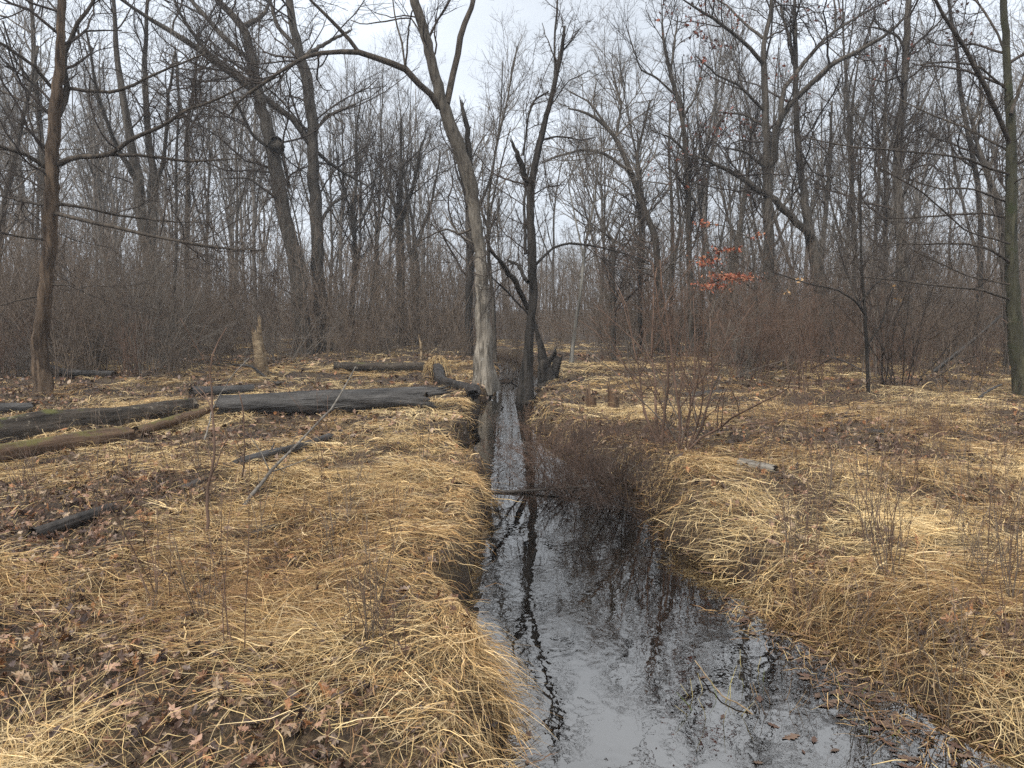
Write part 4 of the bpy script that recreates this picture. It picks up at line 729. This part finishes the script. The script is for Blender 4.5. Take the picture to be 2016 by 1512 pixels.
# young oak holding orange leaves
oy = tree('orange_oak', 'young oak with clusters of orange dead leaves in front of the leafy oak', 'young tree', 19.0, [(1496, 735, 8), (1490, 640, 6), (1488, 560, 5), (1482, 500, 4), (1470, 430, 3)],
     [([(1489, 575, 4), (1460, 552, 3), (1425, 548, 2.5), (1385, 562, 2)], .2), ([(1486, 530, 3), (1450, 500, 2.5), (1410, 490, 2), (1385, 515, 1.5)], -.2), ([(1476, 470, 3), (1430, 445, 2), (1380, 440, 1.5)], .2)], M_grey, M_twig, 121, ext=0, n1=8, n2=5, n3=4, l1=(.5, 1.2), S=8, flare=.2, lean=0)
rng = np.random.default_rng(122); pos = []
for u, v, su, sv, n in [(1440, 545, 24, 5, 300), (1405, 562, 18, 7, 150), (1468, 548, 10, 6, 70), (1425, 492, 20, 5, 90), (1395, 515, 16, 8, 110), (1390, 440, 14, 5, 36), (1500, 465, 12, 5, 26)]:
    for _ in range(n): pos.append(W(u + rng.normal() * su, v + rng.normal() * sv * .8, 19 + rng.normal() * .2))
leafmesh(np.array(pos), rng, .085, [(.34, .10, .05), (.26, .075, .04), (.32, .14, .075)]).build('leaves', M_leaf, oy, np.array(oy.location))

# ------------------------------------------------------------------ dry weeds in the clearing
def proto_weed(seed, h, n, mat):
    rng = np.random.default_rng(seed); m = n; a = rng.uniform(0, 6.283, m); tilt = np.abs(rng.normal(0, .3, m)); d = np.stack([np.cos(a) * np.sin(tilt), np.sin(a) * np.sin(tilt), np.cos(tilt)], 1)
    K = 6; P = np.zeros((m, K, 3)); P[:, 0] = rng.normal(size=(m, 3)) * .03 * np.array([1, 1, 0]); L = h * rng.uniform(.5, 1.1, m)
    for j in range(1, K): d = unit(d + rng.normal(size=(m, 3)) * .1); P[:, j] = P[:, j - 1] + d * (L / (K - 1))[:, None]
    Rr = np.full((m, 1), .003) * np.linspace(1, .4, K); root = empty('dry_weed', (0, 0, 0)); mb = MB(); mb.add(*tubes(P, Rr, 4)); mb.build('stalks', mat, root)
    A, B = spawn(P, Rr, 4, rng, (.35, 1), (25, 50), lr=.3, K=4, up=.04, rmin=.0012, rr=.6); mb = MB(); mb.add(*tubes(A, B, 3)); mb.build('twigs', mat, root); return root
wpz = [proto_weed(600 + k, [.6, .85, 1.1][k % 3], [5, 8, 4][k % 3], [M_twigR, M_twigL][k % 2]) for k in range(6)]
rng = np.random.default_rng(31); used = set(); done = 0; per = {}
wz = [((1250, 2000), (1150, 1330), 22, 'on the near right bank'), ((1450, 2016), (900, 1150), 60, 'in straw at mid right'), ((1380, 2016), (800, 900), 60, 'in straw before the right thicket'), ((30, 430), (900, 1080), 20, 'among leaves at mid left'),
      ((430, 900), (880, 1150), 14, 'in straw left of the creek'), ((60, 800), (1150, 1400), 12, 'in the near left straw'), ((1180, 1450), (730, 830), 24, 'behind the red-stemmed bush')]
for (ua, ub), (va, vb), n, wh in wz:
    for _ in range(n):
        u = rng.uniform(ua, ub); v = rng.uniform(va, vb); p = G(u, v); dl, dr = creek(p[0], p[1])
        if max(dl, dr) < .15: continue
        pk = int(rng.integers(6)); r = copy_thing(wpz[pk], (p[0], p[1], float(H(p[0], p[1]))), rng.uniform(0, 6.28), rng.uniform(.5, 1.05), first=pk not in used); used.add(pk)
        tag(r, 'thin reddish-brown dry weed stalks %s' % wh, 'weed', 'dry weeds ' + wh)

# ------------------------------------------------------------------ matted dry grass and leaf litter
def litter(x, y):    # 0 grass .. 1 leaf litter
    f = fbm(x * .5 + 20, y * .5 + 9, 61, 3)
    l = sstep(.44, .62, f) * .85
    def blob(u, v, ru, rv, a):
        p = G(u, v); e = G(u, v - rv)[1] - p[1]; w = ru / F * p[1]
        return a * np.exp(-((x - p[0]) / w) ** 2 - ((y - p[1]) / max(e, .3)) ** 2)
    l = l + blob(180, 970, 330, 70, .9) + blob(100, 745, 260, 30, .8) + blob(1700, 1420, 330, 100, 1.1) + blob(1600, 1300, 200, 60, .8) + blob(1850, 1230, 300, 90, .65) + blob(1900, 1000, 200, 50, .5) + blob(430, 860, 180, 20, .5) + blob(1750, 880, 300, 12, .25) + blob(60, 1030, 120, 40, .5) + blob(1480, 930, 110, 40, .4)
    l = l - blob(350, 1150, 500, 110, .5) - blob(750, 1000, 200, 100, .4) - blob(1480, 1010, 200, 50, .8) - blob(880, 1380, 160, 80, .6) - blob(1600, 800, 400, 30, .4)
    return np.clip(l, 0, 1)
def grass():
    rng = np.random.default_rng(41); mb = MB()
    bands = [(1.2, 4.6, 84, 66, .72, .95), (4.6, 8, 60, 44, .95, .95), (8, 13, 32, 30, 1.25, 1.0), (13, 22, 11, 18, 1.9, 1.05), (22, 40, 1.8, 16, 3.2, 1.2)]
    for (y0, y1, dens, nb, wsc, lsc) in bands:
        area = .8 * (y1 ** 2 - y0 ** 2) + 3 * (y1 - y0); n = int(area * dens); y = np.sqrt(rng.uniform(y0 ** 2, y1 ** 2, n)); x = rng.uniform(-1, 1, n) * (.8 * y + 1.5)
        dl, dr = creek(x, y); bank = np.maximum(dl, dr); li = litter(x, y); keep = (bank > .11) & (rng.random(n) > li * .97) & (rng.random(n) > .85 * sstep(.5, .7, fbm(x * 1.6, y * 1.6, 88, 2))); x, y, bank, li, dl, dr = (q[keep] for q in (x, y, bank, li, dl, dr)); n = len(x)
        flow = fbm(x * .5 + 3, y * .5 + 8, 71, 2) * 11 + rng.normal(0, .75, n)
        side = np.where(dl > dr, 0.0, np.pi); nearb = np.exp(-(bank / .28) ** 2)       # at the edge the blades droop to the water
        cx = np.cos(flow) * (1 - nearb) + np.cos(side) * nearb * 1.3; cy = np.sin(flow) * (1 - nearb) - .25 * nearb; flow = np.arctan2(cy, cx)
        tl = rng.uniform(.6, 1.15, n) * (.85 + .5 * vn(x * .8, y * .8, 99)); hue = vn(x * .7, y * .7, 101)
        m = n * nb; ti = np.repeat(np.arange(n), nb); loose = rng.random(m) < .42
        bx = x[ti] + rng.normal(0, .075, m) + loose * rng.normal(0, .12, m); by = y[ti] + rng.normal(0, .075, m) + loose * rng.normal(0, .12, m)
        a = flow[ti] + rng.normal(0, .5, m) + loose * rng.normal(0, 1.2, m); L = rng.uniform(.10, .46, m) * tl[ti] * lsc * (1 - .66 * nearb[ti]); upr = rng.random(m) ** 3.4 * .58 + .02; upr[loose] *= .5
        K = 6; s = np.linspace(0, 1, K); bend = rng.normal(0, .38, m); aa = a[:, None] + bend[:, None] * s
        fwd = L[:, None] * (1 - .35 * upr[:, None]) / (K - 1); px_ = bx[:, None] + np.cumsum(np.c_[np.zeros(m), (np.cos(aa[:, 1:]) * fwd)], 1); py_ = by[:, None] + np.cumsum(np.c_[np.zeros(m), (np.sin(aa[:, 1:]) * fwd)], 1)
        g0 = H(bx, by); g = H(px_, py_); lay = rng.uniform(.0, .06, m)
        arc = g0[:, None] + L[:, None] * upr[:, None] * (2.6 * s * (1 - .82 * s)) * .75 - .02 + lay[:, None] * s; drop = .35 * L[:, None] * s ** 2 * nearb[ti][:, None] * 2.2
        z = np.maximum(arc - drop, g + .006 + lay[:, None]); z = np.maximum(z, WZ - .02); z[:, 0] = g0 - .01
        w = rng.uniform(.0009, .0024, m) * wsc; wide = rng.random(m) < .08; w[wide] *= 2.1; wk = .85 * w[:, None] * np.array([.8, 1, 1, .9, .65, .15])
        rol = rng.uniform(0, np.pi, m)[:, None]; ca, sa = np.cos(aa), np.sin(aa); ox = -sa * wk * np.cos(rol); oy_ = ca * wk * np.cos(rol); oz = wk * np.sin(rol)
        P = np.stack([px_, py_, z], -1); P[:, 1:] += rng.normal(0, 1, (m, K - 1, 3)) * np.array([.0045, .0045, .003]); O = np.stack([ox, oy_, oz], -1); V = np.stack([P - O, P + O], 2).reshape(-1, 3)
        i = np.arange(m)[:, None] * K * 2 + np.arange(K - 1)[None] * 2; q = np.stack([i, i + 1, i + 3, i + 2], -1).reshape(-1, 4)
        pi = np.clip((hue[ti] * 4.6 + .25 + rng.normal(0, 1.25, m)).astype(int), 0, 5) ; pal = PAL[[3, 0, 5, 1, 2, 4]][pi]; pal = pal * rng.uniform(.6, 1.3, (m, 1)) * np.where(lay < .022, .42, 1.)[:, None]; red = nearb[ti][:, None] * .35 * (dl > dr)[ti][:, None]; pal = pal * (1 - red * np.array([.2, .5, .7]))  # lowest blades tinted darker: older straw, and shade under the mat painted in
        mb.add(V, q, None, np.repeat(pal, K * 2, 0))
    for (y0, y1, dens, wsc) in [(1.2, 5, 900, 1.), (5, 9, 520, 1.2), (9, 16, 200, 1.7), (16, 26, 50, 2.6)]:
        area = .8 * (y1 ** 2 - y0 ** 2) + 3 * (y1 - y0); m = int(area * dens); y = np.sqrt(rng.uniform(y0 ** 2, y1 ** 2, m)); x = rng.uniform(-1, 1, m) * (.8 * y + 1.5)
        dl, dr = creek(x, y); keep = (np.maximum(dl, dr) > .04) & (rng.random(m) > .25); x, y = x[keep], y[keep]; m = len(x); K = 4; s = np.linspace(0, 1, K)
        a = rng.uniform(0, 6.283, m)[:, None] + rng.normal(0, .5, m)[:, None] * s; L = rng.uniform(.04, .26, m)[:, None]; px_ = x[:, None] + np.cumsum(np.cos(a) * L / K, 1); py_ = y[:, None] + np.cumsum(np.sin(a) * L / K, 1)
        z = np.maximum(H(px_, py_), WZ - .01) + rng.uniform(.004, .05, m)[:, None] + rng.normal(0, .012, (m, K)); wk = rng.uniform(.0008, .002, m)[:, None] * wsc * np.array([.8, 1, 1, .3]); rol = rng.uniform(-.8, .8, m)[:, None]
        P = np.stack([px_, py_, z], -1); O = np.stack([-np.sin(a) * wk * np.cos(rol), np.cos(a) * wk * np.cos(rol), wk * np.sin(rol)], -1); V = np.stack([P - O, P + O], 2).reshape(-1, 3)
        i = np.arange(m)[:, None] * K * 2 + np.arange(K - 1)[None] * 2; q = np.stack([i, i + 1, i + 3, i + 2], -1).reshape(-1, 4)
        pal = np.array([(.30, .18, .09), (.46, .31, .15), (.16, .09, .05), (.60, .45, .22), (.22, .14, .09)])[rng.integers(5, size=m)] * rng.uniform(.6, 1.2, (m, 1)); mb.add(V, q, None, np.repeat(pal, K * 2, 0))
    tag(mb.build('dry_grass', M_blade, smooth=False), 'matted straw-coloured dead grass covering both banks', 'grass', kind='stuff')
grass()
def leaves():
    rng = np.random.default_rng(43)
    cols = [(.22, .125, .08), (.30, .185, .125), (.13, .07, .045), (.075, .045, .033), (.055, .035, .028), (.05, .032, .026), (.09, .055, .04), (.34, .25, .17), (.27, .125, .055), (.16, .115, .09), (.10, .06, .04)]; pl = []; pn = []; out = MB()
    for (y0, y1, dens, size) in [(1.2, 5, 520, .068), (5, 9, 360, .07), (9, 15, 130, .08), (15, 26, 26, .11)]:
        area = .8 * (y1 ** 2 - y0 ** 2) + 3 * (y1 - y0); n = int(area * dens); y = np.sqrt(rng.uniform(y0 ** 2, y1 ** 2, n)); x = rng.uniform(-1, 1, n) * (.8 * y + 1.5)
        dl, dr = creek(x, y); li = litter(x, y); bank = np.maximum(dl, dr); keep = (rng.random(n) < (.22 + .78 * li)) & ((rng.random(n) < .45) | (H(x, y) > -.16)) & ((bank > -.02) | ((dr > -.75) & (dr < 0) & (y < 4.2) & (rng.random(n) < .04)))
        x, y = x[keep], y[keep]; g = H(x, y); z = np.where(g < WZ, WZ + .004, g + rng.uniform(.012, .05, len(x))); wet = g < WZ
        p = np.stack([x, y, z], 1)
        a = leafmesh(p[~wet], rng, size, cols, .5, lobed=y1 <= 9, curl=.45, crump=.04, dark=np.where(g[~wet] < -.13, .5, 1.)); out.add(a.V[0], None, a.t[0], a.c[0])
        if wet.any(): a = leafmesh(p[wet], rng, size, [(.07, .04, .028), (.10, .065, .045)], .985, lobed=True, curl=.02); out.add(a.V[0], None, a.t[0], a.c[0])
    tag(out.build('leaf_litter', M_leaf, smooth=False), 'fallen brown oak and maple leaves strewn over the ground', 'leaf litter', kind='stuff')
leaves()
# sprigs of grass standing in the creek
def sprig(label, u, v, n, h, seed, cols):
    rng = np.random.default_rng(seed); p = G(u, v, WZ); p[2] = float(H(p[0], p[1])); root = empty('grass_sprig', p); mb = MB()
    for _ in range(n):
        a = rng.uniform(0, 6.28); t0 = rng.uniform(.05, .5); d = np.array([math.cos(a) * t0, math.sin(a) * t0, 1.]); hh = h * rng.uniform(.6, 1.1) + (WZ - p[2]); P = np.array([[np.array([rng.normal() * .01, rng.normal() * .01, 0]) + d * hh * s + np.array([math.cos(a), math.sin(a), -.3]) * .25 * h * s ** 3 for s in np.linspace(0, 1, 6)]])
        c = np.array(cols[rng.integers(len(cols))]); V, q, t3 = tubes(P, np.array([[.0022, .0024, .0022, .002, .0015, .0006]]), 4); mb.add(V, q, t3, np.tile(c, (len(V), 1)))
    mb.build('blades', M_blade, root); tag(root, label, 'grass sprig', 'grass sprigs standing in the creek')
YG = [(.16, .20, .05), (.30, .28, .08), (.45, .38, .17)]
sprig('green and straw sprig, tallest of the grass standing in the near water', 1418, 1395, 7, .16, 1, YG); sprig('small bent pale sprig standing leftmost in the near water', 1372, 1385, 4, .09, 2, [(.45, .38, .17)])
sprig('thin green sprig in the near water next to the brown reed tuft', 1478, 1330, 4, .10, 3, YG); sprig('brown reed tuft in shallow water close to the right bank', 1528, 1385, 9, .10, 4, [(.2, .13, .07), (.3, .2, .1)]); sprig('bright green lone sprig at the near right bank', 1680, 1370, 3, .09, 5, YG[:2])
sprig('rightmost pale green sprig in the shallows by the black branch', 1735, 1440, 3, .07, 6, YG[:2])
stick('bent_straw', 'long bent straw-coloured stalk lying across the near water', [(*G(1368, 1300, WZ + .03), .003), (*G(1420, 1370, WZ + .02), .004), (*G(1470, 1395, WZ + .015), .004), (*G(1495, 1420, WZ - .02), .003)], M_wood, 131, 0, 'stalk')

# ------------------------------------------------------------------ damp air
hm = bpy.data.materials.new('damp_air'); hm.use_nodes = True; t = hm.node_tree; t.nodes.clear(); o_ = N(t, 'ShaderNodeOutputMaterial'); pv = N(t, 'ShaderNodeVolumePrincipled')
pv.inputs['Color'].default_value = (.86, .92, 1, 1); pv.inputs['Density'].default_value = .0011; pv.inputs['Anisotropy'].default_value = 0; t.links.new(pv.outputs[0], o_.inputs['Volume'])
hx, y0, y1, z0, z1 = 330, -12, 236, -2.2, 24
HV = [(-hx, y0, z0), (hx, y0, z0), (hx, y1, z0), (-hx, y1, z0), (-hx, y0, z1), (hx, y0, z1), (hx, y1, z1), (-hx, y1, z1)]
hz = mesh_obj('haze', HV, [(0, 3, 2, 1), (4, 5, 6, 7), (0, 1, 5, 4), (1, 2, 6, 5), (2, 3, 7, 6), (3, 0, 4, 7)], None, hm, smooth=False)
tag(hz, 'thin damp air greying the distant trees', 'haze', kind='stuff')
print('VERTS', sum(len(o.data.vertices) for o in SC.objects if o.type == 'MESH'), 'OBJS', len(SC.objects))
